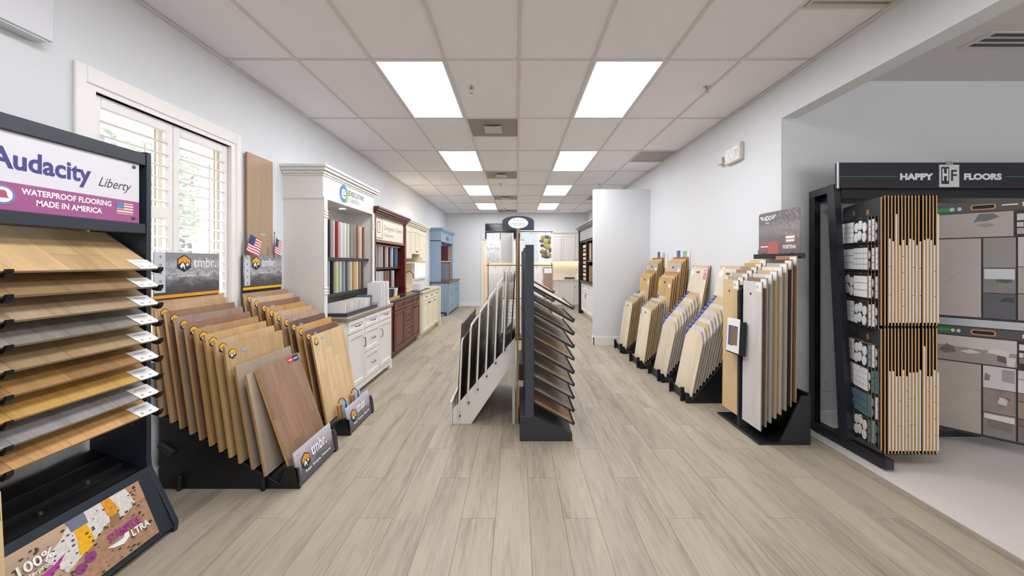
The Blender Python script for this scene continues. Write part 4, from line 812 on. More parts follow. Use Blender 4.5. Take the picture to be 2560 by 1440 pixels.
for x in (-.04, .035, .11): flat('star', FC(x, TY-.0628, 2.32), [((.017 if i % 2 == 0 else .007)*math.sin(i*math.pi/5), (.017 if i % 2 == 0 else .007)*math.cos(i*math.pi/5)) for i in range(10)], mat('#6f7676', .5), hs)
marble = scenic('marble_print', [(.1, '#c3c6cc'), (.4, '#e6e7ea'), (.5, '#b9bdc6'), (.62, '#eceef0'), (.9, '#d7dade')], 5, .45)
HB = [(-.455, .26, 2.07, .585, marble, 'white marble', 'upper'), (-.185, .25, 2.07, .585, mat('#c6c6c4', .4, noise=.04, scale=30), 'plain light grey', 'upper'), (.285, .26, 2.07, .58, tiled('#cfdadb', '#e6ecec', .14, .3), 'pale glass', 'upper'), (.575, .27, 2.07, .585, mat('#e8ebee', .4), 'pebble mosaic', 'upper'),
      (-.41, .28, 1.40, .62, scenic('linen_print', [(.1, '#c8c6bf'), (.5, '#d3d1cb'), (.9, '#e6e6e4')], 3, .1), 'two-tone linen', 'middle'), (-.14, .22, 1.40, .62, scenic('dark_pattern', [(.2, '#8d837c'), (.45, '#b9aea7'), (.6, '#5b5654'), (.9, '#dcdad8')], 9, .5), 'brown patterned', 'middle'), (.40, .20, 1.40, .60, mat('#dfe3e5', .4), 'plain white', 'middle'), (.62, .19, 1.40, .60, wood('#a08676', 'Z', .3), 'wood-look', 'middle'),
      (-.42, .27, .74, .58, mat('#d6d4cf', .4, noise=.05, scale=10), 'cream stone', 'lower'), (-.14, .25, .74, .58, tiled('#d9d9d7', '#8e8d8b', .16, .07), 'white brick', 'lower'), (.22, .26, .74, .58, mat('#8a8b8c', .5, noise=.08, scale=8), 'mid grey', 'lower'), (.52, .26, .74, .58, mat('#b8b2a9', .5, noise=.08, scale=8), 'sand', 'lower')]
for x, w_, zt, hh, m, nm, tier in HB:
    o = board('tile_board', f'{nm} tile board hanging from the {tier} rail under the oval sign', 'tile board', 'boards on the oval-sign rack', w_, hh, .012, FC(x, TY-.05, zt-hh), m, mat('#d5d2cc', .5))
    bit('hanger', o, ('hanger', hh), lambda b: b.tube([(0, -.002, hh-.03), (0, -.006, hh), (0, .018, hh+.03), (0, .028, hh+.012)], .004, 6), CHROME)
    if tier == 'middle' and nm != 'brown patterned': sticker(o, -w_/2+.02, w_/2-.02, hh-.12, hh-.02, mat('#e9e9e8', .5))
    if nm == 'pebble mosaic':
        rnd = random.Random(3); PC = ['#a39a4a', '#5e5862', '#8e7b55', '#6b646c', '#b0a35e', '#7c6a58', '#4f4a52', '#9b8f52']
        for i, (px, pz, rx, rz) in enumerate([(-.05, .50, .04, .035), (.02, .51, .045, .03), (.075, .49, .03, .03), (-.075, .43, .045, .03), (.0, .42, .05, .05), (.07, .41, .03, .045), (-.07, .34, .03, .03), (-.02, .33, .02, .04), (.04, .31, .045, .05), (.085, .25, .025, .045), (-.06, .22, .05, .04), (.0, .20, .03, .05), (.05, .17, .03, .04), (-.05, .14, .03, .035), (.02, .12, .055, .03), (.08, .14, .03, .04)]):
            MB().ball((px, -.002, pz), rx*1.18, .012, rz*1.2, 10, 6).build('pebble', mat(PC[i % 8], .4), o, smooth=True, local=True)
for i in range(4):
    board('tile_board', 'thin tile board seen edge-on between the hanging boards', 'tile board', 'edge-on boards on the oval-sign rack', .02, .60, .16, FC(-.045+.012*i*0+.028*i-.02, TY-.24+.02*(i % 2), 1.46), mat(['#cdd6dc', '#d9c9b9', '#e3e3e1', '#b9bfc6'][i], .5), mat('#cbb9a3', .5)) if i < 1 else None

# ---------------------------------------------------------------- right wall: stepped racks with two columns of boards
TANE = wood('#b99866', 'Z', .15)
def step_base(t, y0, y1, x0, zs, ze, feet):
    pr = [(x0, 0), (2.40, 0), (2.40, ze-.004), (2.36, ze-.004), (x0+.06, zs-.004), (x0+.03, zs+.07), (x0, zs+.07)]
    for y in (y0+.02, y1-.036): MB().prism(pr, 'y', y, y+.016).build('side_panel', BLACK, t, bevel=.002)
    MB().prism([(x0+.06, zs-.018), (2.36, ze-.02), (2.36, ze-.004), (x0+.06, zs-.004)], 'y', y0+.036, y1-.036).build('sloped_shelf', BLACK, t)
    MB().box(x0+.004, x0+.018, y0+.036, y1-.036, .02, .10).build('front_rail', BLACK, t)
    for y in feet: MB().box(x0-.03, x0+.01, y-.012, y+.012, 0, .15).build('foot', BLACK, t, bevel=.004)
def col_boards(rk, yc, seq, x0, z0, place, grp):
    x, z = x0, z0
    for i, (col, nm, w_, hh, ch, kind, dx, dz, lean) in enumerate(seq):
        o = board('sample_board', f'{nm} board, {ORD[i]} from the front of {place}', 'sample board', grp, w_, hh, .012, FR(x, yc, z, lean), wood(col, 'Z', .2, .45, 14), TANE if kind != 'oct' else mat('#b9b2a8', .5), ch)
        if kind == 'blue':
            sticker(o, -w_/2+.005, -w_/2+.05, hh-.11, hh-.01, mat('#8dbfe0', .5)); sticker(o, -.02, .02, hh-.075, hh-.05, mat('#2b2724', .8), 'grip_hole')
        elif kind == 'yel':
            sticker(o, -w_/2+.01, -w_/2+.065, hh-.14, hh-.04, mat('#ecca45', .5)); sticker(o, -.03, .01, hh-.085, hh-.055, mat('#1d1a18', .8), 'grip_hole'); bit('round_sticker', o, ('rs', w_, hh), lambda b: b.prism(oval(w_/2-.065, hh-.11, .032, .032, 14), 'y', -.0012, 0), PAPER)
        elif kind == 'oct':
            c = ch[1] or .11
            bit('corner_card', o, ('cc', w_, hh), lambda b: (b.prism([(-w_/2-.004, hh-.105), (-w_/2+.082, hh+.004), (-w_/2-.004, hh+.004)], 'y', .0, .004, 0), b.prism([(-w_/2, hh-.02), (-w_/2+.045, hh-.02), (-w_/2+.045, hh-.012), (-w_/2, hh-.012)], 'y', -.001, 0, 1)), [mat('#3b4a9b', .5), mat('#b9c3ea', .5)])
        elif kind == 'pink':
            sticker(o, w_/2-.085, w_/2-.012, hh-.15, hh-.02, mat('#d987ab', .5)); sticker(o, w_/2-.075, w_/2-.022, hh-.06, hh-.035, mat('#f0c3d6', .5), 'sticker', .0018); sticker(o, -.05, .03, hh-.07, hh-.045, mat('#6a5a48', .8), 'grip_hole'); bit('round_sticker', o, ('rs2', w_, hh), lambda b: b.prism(oval(-w_/2+.075, hh-.06, .042, .042, 16), 'y', -.0012, 0), PAPER)
        x += dx; z += dz
pR1 = 'by the partition'; R1 = thing('stepped_rack', 'black two-column stepped board rack next to the white partition', 'display rack', (2.1, 5.85, 0))
step_base(R1, 5.08, 5.62, 1.735, .046, .564, (5.16, 5.5)); step_base(R1, 5.92, 6.46, 1.735, .046, .564, (6.0, 6.35))
def seq1(sd):
    rnd = random.Random(sd); s = []
    for i in range(6): s.append((['#e6d9bf', '#d9c9a8', '#cfc0a4', '#dccbb0', '#b9a88f', '#e0d2b6'][i], ['pale birch', 'light sand', 'beige', 'cream oak', 'greige', 'ivory oak'][i], .42, .77, (0, 0), 'blue', .030, .0275, 8))
    for i in range(3): s.append((['#dcd7cc', '#d2c6ae', '#d9c294'][i], ['white ash cut-corner', 'linen cut-corner', 'straw cut-corner'][i], .40, .72, (.11, .11), 'oct', .034, .031, 8))
    for i in range(4): s.append((['#c9a870', '#d2b682', '#c39a62', '#b98a58'][i], ['tan', 'light oak', 'caramel', 'copper'][i], .46, .96, (0, 0), 'yel', .032, .0293, 6.6))
    for i in range(4): s.append((['#bcb3a6', '#cfae72', '#d4b67c', '#a96f3c'][i], ['grey', 'gold', 'blond', 'russet'][i], .48, 1.06, (0, 0), 'yel', .030, .0275, 5.7))
    return s
col_boards(R1, 5.35, seq1(1), 1.80, .060, 'the near column '+pR1, 'boards in the rack by the partition'); col_boards(R1, 6.19, seq1(2), 1.80, .060, 'the far column '+pR1, 'boards in the rack by the partition')
for q, (y, c1, c2) in enumerate(((6.05, '#4d6a86', '#b9c0bf'), (5.30, '#5a6296', '#8cc4a0'))):
    o = thing('header_card', ('small white and green leaflet sign behind the near column' if q else 'small white and blue leaflet sign behind the far column'), 'sign', (2.38, y, 1.40)); M = FR(2.425, y+.2, 1.40)
    MB(M).box(0, .42, -.004, 0, 0, .265).build('card', PAPER, o); MB(M).box(.01, .13, -.006, -.004, .14, .27).build('photo', mat(c1, .5, noise=.2, scale=25), o); MB(M).box(.20, .34, -.006, -.004, .15, .26).build('photo', mat(c2, .5, noise=.25, scale=30), o)
pR2 = 'the cut-corner rack'; R2 = thing('stepped_rack', 'black two-column rack of cut-corner boards with navy corner cards', 'display rack', (2.1, 4.42, 0))
step_base(R2, 3.84, 4.32, 1.80, .040, .632, (3.93, 4.22)); step_base(R2, 4.50, 5.0, 1.80, .040, .632, (4.58, 4.90))
OC = ['#e0cfb6', '#d8d8d6', '#d9bd8c', '#dcd8d0', '#cbbfae', '#c9c5c2', '#dccb98', '#cfcbc6', '#d8c093', '#cdb48c']
ON = ['blush oak', 'cool white', 'wheat', 'off-white', 'stone', 'silver', 'butter oak', 'pale grey', 'blond', 'sand']
def seq2(): return [(OC[i], ON[i]+' cut-corner', .40, .70, (.10, .12), 'oct', .034, .0403, 12) for i in range(10)]+[('#e4d8c2', 'cream pink-tagged', .44, .98, (0, 0), 'pink', .024, .028, 10.8), ('#d2bd98', 'tan pink-tagged', .44, .985, (0, 0), 'pink', .03, .03, 10.6)]
col_boards(R2, 4.08, seq2(), 1.865, .058, 'the near cut-corner column', 'boards in the cut-corner rack'); col_boards(R2, 4.75, seq2(), 1.865, .058, 'the far cut-corner column', 'boards in the cut-corner rack')

# ---------------------------------------------------------------- right wall: tall plank rack with dark header sign
t = thing('plank_rack', 'black tall-plank rack with grey and red header sign', 'display rack', (2.2, 3.28, 0))
MB().prism([(1.985, 0), (2.412, 0), (2.412, .018), (1.985, .018)], 'y', 2.98, 3.60).build('base_plate', BLACK, t, bevel=.003)
MB().prism([(2.395, .018), (2.412, .018), (2.412, .42), (2.395, .42)], 'y', 2.985, 3.595).build('back_panel', BLACK, t); MB().prism([(2.16, .018), (2.395, .018), (2.395, .40), (2.34, .40)], 'y', 2.985, 3.0).build('side_panel', BLACK, t)
MB().prism([(2.005, .018), (2.36, .018), (2.36, 1.50), (2.005, 1.24)], 'y', 3.285, 3.305).build('spine', mat('#2a2b30', .4), t)
PKC = [('#dad8d6', 'white-washed', 3.14), ('#8a7560', 'brown', 3.14), ('#cfd3d8', 'blue-white', 3.14), ('#d3b78a', 'tan', 3.14), ('#ddd5c6', 'cream', 3.14), ('#c4bdb2', 'greige', 3.14), ('#5b4a4a', 'dark walnut', 3.14), ('#b48a5f', 'amber', 3.14)]
for cidx, (yc, cols, pn) in enumerate(((3.14, PKC, 'near'), (3.455, [('#d9bd8e', 'honey', 0), ('#b8aea0', 'grey', 0), ('#c9beb0', 'linen', 0), ('#a38b72', 'taupe', 0), ('#b9a08a', 'rosy', 0), ('#c2a45c', 'golden', 0), ('#d9c6a0', 'blond', 0)], 'far'))):
    for k, c in enumerate(cols):
        x = 2.022+.0415*k; zt = 1.335+.031*k; zb = .095+.034*k
        o = board('tall_plank', f'{c[1]} tall plank, {ORD[k]} from the front in the {pn} half of plank rack', 'sample plank', 'planks hanging in the tall plank rack', .245, zt-zb, .010, FR(x, yc, zb, .6), wood(c[0], 'Z', .16, .5, 12), mat('#8f8578', .6))
        hh = zt-zb; sticker(o, .045, .118, hh-.085, hh-.008, mat('#eceae6', .5)); sticker(o, .055, .08, hh-.06, hh-.035, mat('#b9b7b4', .5), 'sticker', .0018); sticker(o, -.03, -.012, hh-.12, hh-.10, mat('#2a2522', .8), 'grip_hole')
        MB().box(x+.021, x+.036, yc-.09 if pn == 'near' else 3.303, 3.287 if pn == 'near' else yc+.03, zt-.075, zt-.045).build('hanger', BLACK, t)
MB().box(2.345, 2.375, 2.99, 3.60, 1.53, 1.575).build('sign_rail', BLACK, t)
SM = FR(2.352, 3.525, 1.56)
sg = MB(SM).prism([(0, 0), (.51, 0), (.51, .385), (.49, .40), (.02, .40), (0, .385)], 'y', -.004, 0).build('header_sign', scenic('wet_slate_print', [(.1, '#6a6064'), (.4, '#77706f'), (.62, '#8d8789'), (.8, '#6f6a6c')], 14, .2), t)
Q = SM @ T((0, -.0045, 0))
flat('red_print', Q, [(.13, .0), (.27, .0), (.27, .11), (.22, .13), (.13, .12)], mat('#b0625f', .4), sg); flat('red_print', Q @ T((0, -.0003, 0)), [(.01, .03), (.13, .03), (.13, .12), (.05, .13), (.01, .11)], mat('#93656a', .4), sg)
text('ADO', .10, .045, PAPER, sg, Q @ T((.075, -.001, .325)), .03); text('Floor', .05, .016, PAPER, sg, Q @ T((.10, -.001, .297)), .02)
for sx in (-1, 1):
    for i in range(3): flat('wing', Q, [(.125+sx*.058, .333+.012*i), (.125+sx*(.085+.012*i), .338+.012*i), (.125+sx*(.085+.012*i), .345+.012*i), (.125+sx*.058, .341+.012*i)], PAPER, sg)
text('FORTINA', .15, .035, PAPER, sg, Q @ T((.32, -.001, .055)), .03); flat('badge', Q, rect(.345, .465, .105, .185), mat('#9c7a68', .5), sg); flat('badge_line', Q @ T((0, -.001, 0)), rect(.355, .455, .145, .165), PAPER, sg); flat('badge_line', Q @ T((0, -.001, 0)), rect(.36, .45, .117, .135), PAPER, sg)
flat('caption', Q @ T((0, -.0006, 0)), rect(.03, .13, .078, .088), PAPER, sg)
rnd = random.Random(8); b = MB(Q)
for i in range(130):
    x = rnd.uniform(.16, .5); z = rnd.uniform(.16, .39)
    if z < .39-(x-.16)*1.0-.08 and x < .22: continue
    s = rnd.uniform(.004, .013); b.add([(x-s, -.0012, z+s*.8), (x-s*.8, -.0012, z+s), (x+s, -.0012, z-s*.8), (x+s*.8, -.0012, z-s)], [(0, 1, 2, 3)])
b.build('droplet_print', mat('#c3bdbd', .25), sg, kind='stuff')
for y in (3.1, 3.45): MB().cyl((2.349, y, 1.575), (2.345, y, 1.575), .008, 8).build('screw', BLACK, t)
br = thing('brochure_holder', 'black brochure holder with plank picture clipped to plank rack', 'brochure holder', (1.99, 3.28, .85))
M = FR(1.955, 3.40, .67, 3, 6)
MB(M).box(0, .215, 0, .03, 0, .30).build('case', BLACK, br, bevel=.003); MB(M).box(.008, .17, -.003, 0, .012, .318).build('brochure', PAPER, br)
MB(M).prism([(.03, .07), (.09, .07), (.15, .25), (.03, .25)], 'y', -.0042, -.003).build('brochure_photo', mat('#4d57a6', .5), br); MB(M).box(.05, .148, -.005, -.0042, .08, .24).build('brochure_photo', wood('#8a6f5c', 'Z', .4), br)
bc = tag(MB(FR(2.372, 3.545, 1.575)).prism(oval(.0, .02, .03, .03, 16), 'y', -.003, 0).build('round_tag', mat('#3d8fb8', .5)), 'small round blue tag at the top of the plank rack', 'tag')
bc.parent = t; bc.matrix_parent_inverse = WM[t.name].inverted()
for k in ('label', 'category'): del bc[k]

# exit sign with lamp heads on the right wall
t = thing('exit_sign', 'pale plastic exit sign with emergency lamp head on right wall', 'exit sign', (2.42, 4.0, 2.6))
MB().box(XR-.055, XR, 3.88, 4.16, 2.60, 2.79).build('housing', mat('#d9d7cf', .4), t, bevel=.008); text('EXIT', .22, .11, mat('#f4f3f1', .4), t, FR(XR-.0565, 4.13, 2.645), .05)
MB().box(XR-.07, XR-.005, 4.19, 4.285, 2.63, 2.71).build('lamp_head', mat('#cbc6be', .4), t, bevel=.008); MB().cyl((XR-.03, 4.19, 2.67), (XR-.03, 4.155, 2.67), .012, 8).build('swivel', mat('#6a6662', .5), t)
t = thing('wall_outlet', 'white outlet plate low on the alcove wall', 'outlet', (2.84, YA, .376)); MB().box(2.80, 2.88, YA-.006, YA, .32, .435).build('plate', mat('#e4e4e4', .4), t, bevel=.002); MB().box(2.822, 2.858, YA-.008, YA-.006, .345, .372).box(2.822, 2.858, YA-.008, YA-.006, .384, .411).build('socket', mat('#d4d4d4', .4), t)

# ---------------------------------------------------------------- alcove: large black wing rack for tile boards
BK = mat('#121318', .35); t = thing('wing_rack', 'large black wing rack for tile boards with lettered header', 'display rack', (3.7, 3.0, 0))
for x in (2.635, 5.2):
    MB().box(x, x+.065, 2.60, 3.30, .012, .085).build('foot_bar', mat('#1c1d24', .4), t, bevel=.003)
    MB().box(x+.006, x+.058, 3.225, 3.285, .085, 2.13).build('rear_post', BK, t); MB().prism([(2.90, .085), (2.985, .085), (3.10, 2.15), (3.03, 2.15)], 'x', x+.006, x+.058).build('front_post', mat('#2b2e36', .35), t)
    MB().prism([(3.03, 2.09), (3.285, 2.07), (3.285, 2.13), (3.03, 2.15)], 'x', x+.005, x+.06).build('top_bar', mat('#2b2e36', .35), t)
for y in (2.63, 3.2): MB().cyl((2.668, y, 0), (2.668, y, .012), .02, 10).build('leveller', CHROME, t); MB().cyl((5.23, y, 0), (5.23, y, .012), .02, 10).build('leveller', CHROME, t)
MB().box(2.70, 5.2, 3.06, 3.11, .03, .08).build('cross_bar', BK, t)
hd = MB().box(2.645, 5.28, 2.99, 3.025, 2.105, 2.318).build('header', mat('#201e28', .35), t, bevel=.003); MB().box(2.64, 2.648, 2.985, 2.998, 2.105, 2.32).build('header_cap', CHROME, hd)
MB().box(2.70, 5.2, 3.025, 3.30, 2.03, 2.11).build('hinge_rail', BK, t)
HM = FC(0, 2.9895, 0); GR = mat('#2e8f63', .5); DW = mat('#e9e9ea', .4)
for a, c in ((2.655, 3.125), (4.02, 5.27)): flat('green_line', HM, rect(a, c, 2.199, 2.204), GR, hd)
text('HAPPY', .275, .055, DW, hd, HM @ T((3.15, -.001, 2.173)), .06); text('FLOORS', .31, .055, DW, hd, HM @ T((3.675, -.001, 2.173)), .06)
flat('logo_plate', HM, rect(3.47, 3.632, 2.115, 2.298), mat('#d4d6da', .35), hd, .004); flat('logo_half', HM @ T((0, -.004, 0)), rect(3.485, 3.548, 2.140, 2.28), mat('#26252e', .4), hd)
text('H', .048, .10, DW, hd, HM @ T((3.492, -.006, 2.165)), .03); text('F', .045, .09, mat('#26252e', .4), hd, HM @ T((3.565, -.006, 2.165)), .01); MB().box(3.52, 3.58, 2.983, 2.988, 2.30, 2.325).build('logo_clip', CHROME, hd)
# closed pack of wing boards
EDG = mat('#c59a5e', .5); FACE = mat('#26262b', .45); FACE2 = mat('#4a4448', .45)
rnd = random.Random(21)
for tier, (z0, z1) in enumerate(((1.035, 1.985), (.10, 1.015))):
    for k in range(16):
        x = 2.694+.0247*k+(.006 if k > 10 else 0); yaw = 90-(23-.3*k)
        # board runs from its front edge (x, 2.66) back towards the hinge rail
        M = T((x, 2.655, z0)) @ Matrix.Rotation(R(90-22), 4, 'Z')
        o = board('wing_board', f'brown-edged tile board, {ORD[k]} from the slanted post in the {"upper" if tier == 0 else "lower"} pack', 'tile board', 'closed wing boards in the black rack', .56, z1-z0, .0075, M @ T((.28, 0, 0)), FACE if k % 2 else FACE2, EDG)
        if k > 0:
            top = rnd.choice((.66, .67, .65, .86, .62)); m = mat(rnd.choice(['#e2d6cb', '#dcdcd4', '#e6dace', '#cfd6d4', '#e0cdb9']), .4)
            n = rnd.choice((1, 1, 5, 3)); hh = (z1-z0)
            zz = [.02+(top*hh-.02)*i/n for i in range(n+1)]
            for i in range(n):
                q = MB().box(-.278, .2, -.0095, -.0002, zz[i]+.002, zz[i+1]-.002).build('tile', m, o, local=True)
        bit('hinge_pin', o, ('pin', tier), lambda b: b.box(-.275, -.255, .0, .007, z1-z0, z1-z0+.010).box(-.275, -.25, 0, .0075, -.010, 0), BLACK)
# fanned board at the left carrying hang-cards
for tier, (z0, z1) in enumerate(((1.035, 1.975), (.12, 1.01))):
    M = T((2.672, 2.66, z0)) @ Matrix.Rotation(R(90-22), 4, 'Z')
    o = board('wing_board', f'dark wing board hung with mosaic cards, {"upper" if tier == 0 else "lower"} tier', 'tile board', None, .60, z1-z0, .008, M @ T((.30, 0, 0)), mat('#3a3b3e', .5), EDG)
    H = z1-z0
    hm_ = [(-.12, H-.09), (.10, H-.07)]
    for hx, hz in hm_: bit('grip_hole', o, ('wh', hx, round(hz, 3)), lambda b: b.prism(oval(0, 0, .02, .024, 12), 'y', .008, .0092), mat('#a87a50', .6), T((hx, 0, hz)))
    MW = WM[o.name].copy()
    rows = 4
    for r_ in range(rows):
        for c_ in range(2):
            pz = H-.13-.012-(.212 if tier == 0 else .188)*r_
            bit('peg', o, ('peg', tier, r_, c_), lambda b: b.cyl((-.195+.20*c_+.027, .007, pz), (-.195+.20*c_+.027, .075, pz+.006), .003, 6), CHROME)
            for q in range(4):
                cx = -.195+.20*c_+.018*q; ch_ = .205 if tier == 0 else .182; hz = H-.13-ch_-(.212 if tier == 0 else .188)*r_; off = .021+.0125*q+.003*c_
                cm = MW @ T((cx, off, hz)) @ Matrix.Rotation(R(180+4), 4, 'Z')
                cname, col = rnd.choice([('white', '#eceeee'), ('white', '#f0f0ee'), ('pale grey', '#dfe3e2')] if tier == 0 else [('white', '#eceeee'), ('teal', '#4d8a80'), ('blue-grey', '#8fa3ae'), ('cream', '#e9e6e0'), ('slate', '#5d7480')])
                kind = (r_+c_+q) % 3; tn = 'upper' if tier == 0 else 'lower'
                cd_ = board('hang_card', f'black hang-card with {cname} {["oval", "square", "brick"][kind]} mosaic chips on the {tn} dark wing board', 'sample card', f'mosaic hang-cards, {tn} tier', .18, ch_, .004, cm, mat('#1e2022', .5), mat('#a98d78', .5))
                def chips(b, kind=kind):
                    if kind == 0: [b.prism(oval(x, z, .026, .038, 9), 'y', -.006, 0) for x, z in ((-.055, .05), (-.01, .065), (.05, .05), (-.05, .13), (.0, .145), (.055, .125))]
                    elif kind == 1: [b.box(-.085+.044*i, -.045+.044*i, -.006, 0, .015+.042*j, .054+.042*j) for i in range(4) for j in range(4)]
                    else: [b.box(-.085, .085, -.006, 0, .015+.055*j, .066+.055*j) for j in range(3)]
                bit('mosaic_chips', cd_, ('chips', kind, col), chips, mat(col, .3))
# open board at the right
D0 = Vector((3.44, 3.27)); ang = math.atan2(-.742, .67)
WMx = T((3.44, 3.24, 0)) @ Matrix.Rotation(ang, 4, 'Z')
GRY = mat('#605b58', .4)
def wing_open(z0, z1, label, pieces):
    o = board('wing_board', label, 'tile board', 'open wing boards at the right', .92, z1-z0, .012, WMx @ T((.46, 0, z0)), mat('#3c3a3c', .45), BK)
    for nm, u0, u1, a, c, m, lay in pieces: MB().box(u0-.46, u1-.46, -.003*lay, 0, a, c).build(nm, m, o, local=True)
    return o
PHO = mat('#bdb3ae', .4, noise=.06, scale=6)
top = [('header_strip', .0, .92, .865, .95, GRY, 1), ('green_label', .20, .30, .885, .915, mat('#3f9a55', .5), 2), ('photo', .0, .585, .665, .86, PHO, 1), ('tile', .02, .43, .02, .655, mat('#c6bab6', .3, noise=.03, scale=3), 2), ('photo', .44, .595, .42, .655, mat('#a39e9b', .08), 2), ('photo', .44, .595, .22, .415, mat('#8d8784', .35, noise=.15, scale=9), 2), ('photo', .44, .595, .02, .215, mat('#6b6a70', .3, noise=.1, scale=9), 2),
       ('tile', .605, .74, .43, .655, mat('#d0c9c6', .3), 2), ('tile', .605, .74, .225, .425, mat('#b9b0ac', .3), 2), ('tile', .605, .74, .02, .22, mat('#a59b97', .3), 2), ('tile', .745, .90, .43, .655, mat('#d5cecb', .3), 2), ('tile', .745, .90, .225, .425, mat('#b3aaa6', .3), 2), ('tile', .745, .90, .02, .22, mat('#9f9591', .3), 2)]
for i, (u, a, w_, h_) in enumerate(((.60, .785, .05, .05), (.66, .785, .03, .05), (.60, .735, .03, .035), (.635, .735, .03, .035), (.60, .68, .05, .045), (.66, .68, .03, .045), (.71, .735, .06, .09), (.71, .68, .06, .045))): top.append(('tile_chip', u, u+w_, a, a+h_, mat(['#d8d2cf', '#cfc8c5', '#d5cfcc', '#c9c1bd', '#b9b0ab', '#b3aaa5', '#cfc9c5', '#a89f9a'][i], .35), 2))
o = wing_open(1.035, 1.985, 'open grey tile board with floor pictures, upper tier of wing rack', top)
def slot(o, z): MB().prism([(-.46+.39+.014*math.cos(a), z+.022*math.sin(a)) for a in [R(90+30*i) for i in range(7)]]+[(-.46+.49+.014*math.cos(a), z+.022*math.sin(a)) for a in [R(-90+30*i) for i in range(7)]], 'y', -.0045, -.003).build('handle_slot', mat('#c79c63', .5), o, local=True); MB().prism([(-.46+.395+.01*math.cos(a), z+.013*math.sin(a)) for a in [R(90+30*i) for i in range(7)]]+[(-.46+.485+.01*math.cos(a), z+.013*math.sin(a)) for a in [R(-90+30*i) for i in range(7)]], 'y', -.0055, -.0045).build('slot_opening', mat('#241c14', .7), o, local=True)
slot(o, .905)
def prt(o, nm, pts, m, lay): MB().prism([(p[0]-.46, p[1]) for p in pts], 'y', -.003*lay-.0008, -.003*lay+.001).build(nm, m, o, local=True)
prt(o, 'chair_print', [(.39, .78), (.42, .85), (.49, .85), (.52, .82), (.46, .79), (.41, .79)], mat('#77777c', .5), 1); prt(o, 'rug_print', [(.40, .765), (.45, .74), (.50, .755), (.47, .775)], mat('#9d9692', .5), 1); prt(o, 'wood_print', [(.50, .855), (.583, .835), (.583, .858)], mat('#cfae80', .5), 1)
prt(o, 'vein', [(.24, .28), (.40, .48), (.402, .483), (.238, .283)], mat('#9c918c', .4), 2); prt(o, 'plant_print', [(.50, .31), (.51, .36), (.53, .34), (.56, .37), (.58, .31), (.55, .30)], mat('#56655f', .5), 2); prt(o, 'wall_print', [(.445, .33), (.59, .33), (.59, .41), (.445, .41)], mat('#d9dcdf', .4), 2.05); prt(o, 'lounger_print', [(.52, .155), (.585, .15), (.585, .185), (.54, .19)], mat('#4b4a52', .5), 2)
for x in (.205, .245): MB().prism(oval(.0+x+.075-.46, .90, .012, .016, 12), 'y', -.0075, -.006).build('badge', mat('#cfe3dd', .5), o, local=True)
text('HD', .07, .03, PAPER, o, WMx @ T((.625, -.0045, 1.035+.893)), .02); prt(o, 'caption', [(.53, .905), (.605, .905), (.605, .915), (.53, .915)], PAPER, 1)
low = [('header_strip', .0, .92, .80, .868, GRY, 1), ('green_label', .20, .27, .822, .848, mat('#3f9a55', .5), 2), ('photo', .0, .60, .585, .79, mat('#a39a94', .4), 1), ('tile', .02, .43, .02, .575, mat('#b9afa7', .35, noise=.07, scale=7), 2), ('photo', .44, .595, .40, .575, mat('#d6d0d2', .4), 2), ('photo', .44, .595, .21, .395, mat('#948883', .4, noise=.2, scale=12), 2), ('photo', .44, .595, .02, .205, mat('#8e8783', .4), 2),
       ('tile', .605, .74, .40, .50, mat('#dedbd9', .3), 2), ('tile', .605, .74, .505, .57, mat('#d4cfcc', .3), 2), ('tile', .605, .74, .205, .33, mat('#a0907f', .3), 2), ('tile', .605, .74, .335, .395, mat('#93816f', .3), 2), ('tile', .605, .74, .02, .145, mat('#85776f', .3), 2), ('tile', .605, .74, .15, .2, mat('#7d6f67', .3), 2), ('tile', .745, .90, .40, .57, mat('#dedbd9', .3), 2), ('tile', .745, .90, .205, .395, mat('#a0907f', .3), 2), ('tile', .745, .90, .02, .2, mat('#85776f', .3), 2)]
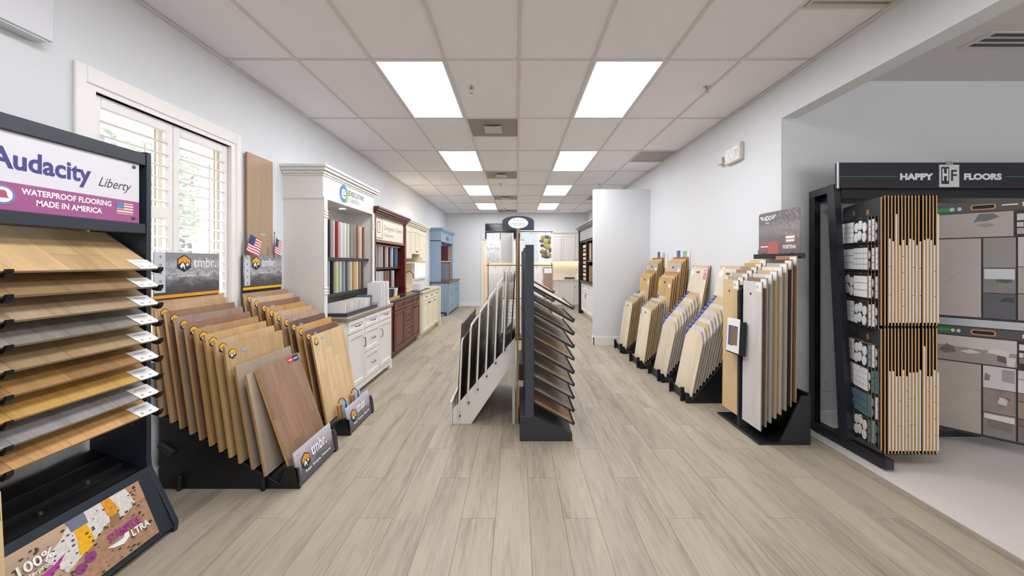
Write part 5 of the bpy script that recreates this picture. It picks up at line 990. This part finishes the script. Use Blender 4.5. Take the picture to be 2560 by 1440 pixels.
for i, (u, a, w_, h_) in enumerate(((.61, .725, .03, .045), (.61, .67, .02, .035), (.61, .625, .03, .04), (.65, .725, .05, .03), (.65, .68, .05, .03), (.65, .63, .05, .035))): low.append(('tile_chip', u, u+w_, a, a+h_, mat(['#e3e1df', '#dedbd8', '#8f847c', '#e6e4e2', '#d9d5d2', '#857a73'][i], .35), 2))
o = wing_open(.10, .975, 'open grey tile board with room pictures, lower tier of wing rack', low); slot(o, .834)
prt(o, 'wall_print', [(.0, .72), (.60, .69), (.60, .79), (.0, .79)], mat('#d3ccc8', .5), 1); prt(o, 'sofa_print', [(.21, .665), (.25, .72), (.29, .70), (.30, .655), (.24, .64)], mat('#7d6e64', .5), 1.2); prt(o, 'rug_print', [(.32, .67), (.38, .69), (.43, .67), (.37, .655)], mat('#ddd7d2', .5), 1.2); prt(o, 'bed_print', [(.46, .68), (.56, .66), (.57, .70), (.48, .72)], mat('#e0d9cc', .5), 1.2); prt(o, 'bench_print', [(.51, .62), (.57, .605), (.57, .655), (.51, .665)], mat('#6b5f58', .5), 1.2); prt(o, 'pot_print', [(.555, .59), (.59, .59), (.595, .66), (.55, .66)], mat('#d9d7d4', .5), 1.3)
prt(o, 'room_print', [(.53, .47), (.59, .46), (.59, .56), (.53, .56)], mat('#a89e9c', .5), 2); prt(o, 'plant_print', [(.445, .46), (.47, .46), (.475, .50), (.45, .52)], mat('#7e8768', .5), 2); prt(o, 'table_print', [(.51, .29), (.55, .28), (.56, .33), (.52, .34)], mat('#d9d0cc', .5), 2); prt(o, 'flower_print', [(.55, .32), (.57, .32), (.57, .345), (.55, .345)], mat('#a8505c', .5), 2); prt(o, 'wall_print', [(.445, .16), (.59, .15), (.59, .195), (.445, .195)], mat('#e3dfd8', .5), 2); prt(o, 'pool_print', [(.46, .09), (.58, .075), (.58, .145), (.46, .155)], mat('#7c7674', .5), 2.1)
for x in (.285, .315): MB().prism(oval(x-.46, .834, .011, .014, 12), 'y', -.0075, -.0028).build('badge', mat('#cfe3dd', .5), o, local=True)
text('HD', .07, .03, PAPER, o, WMx @ T((.625, -.0045, .10+.818)), .02)
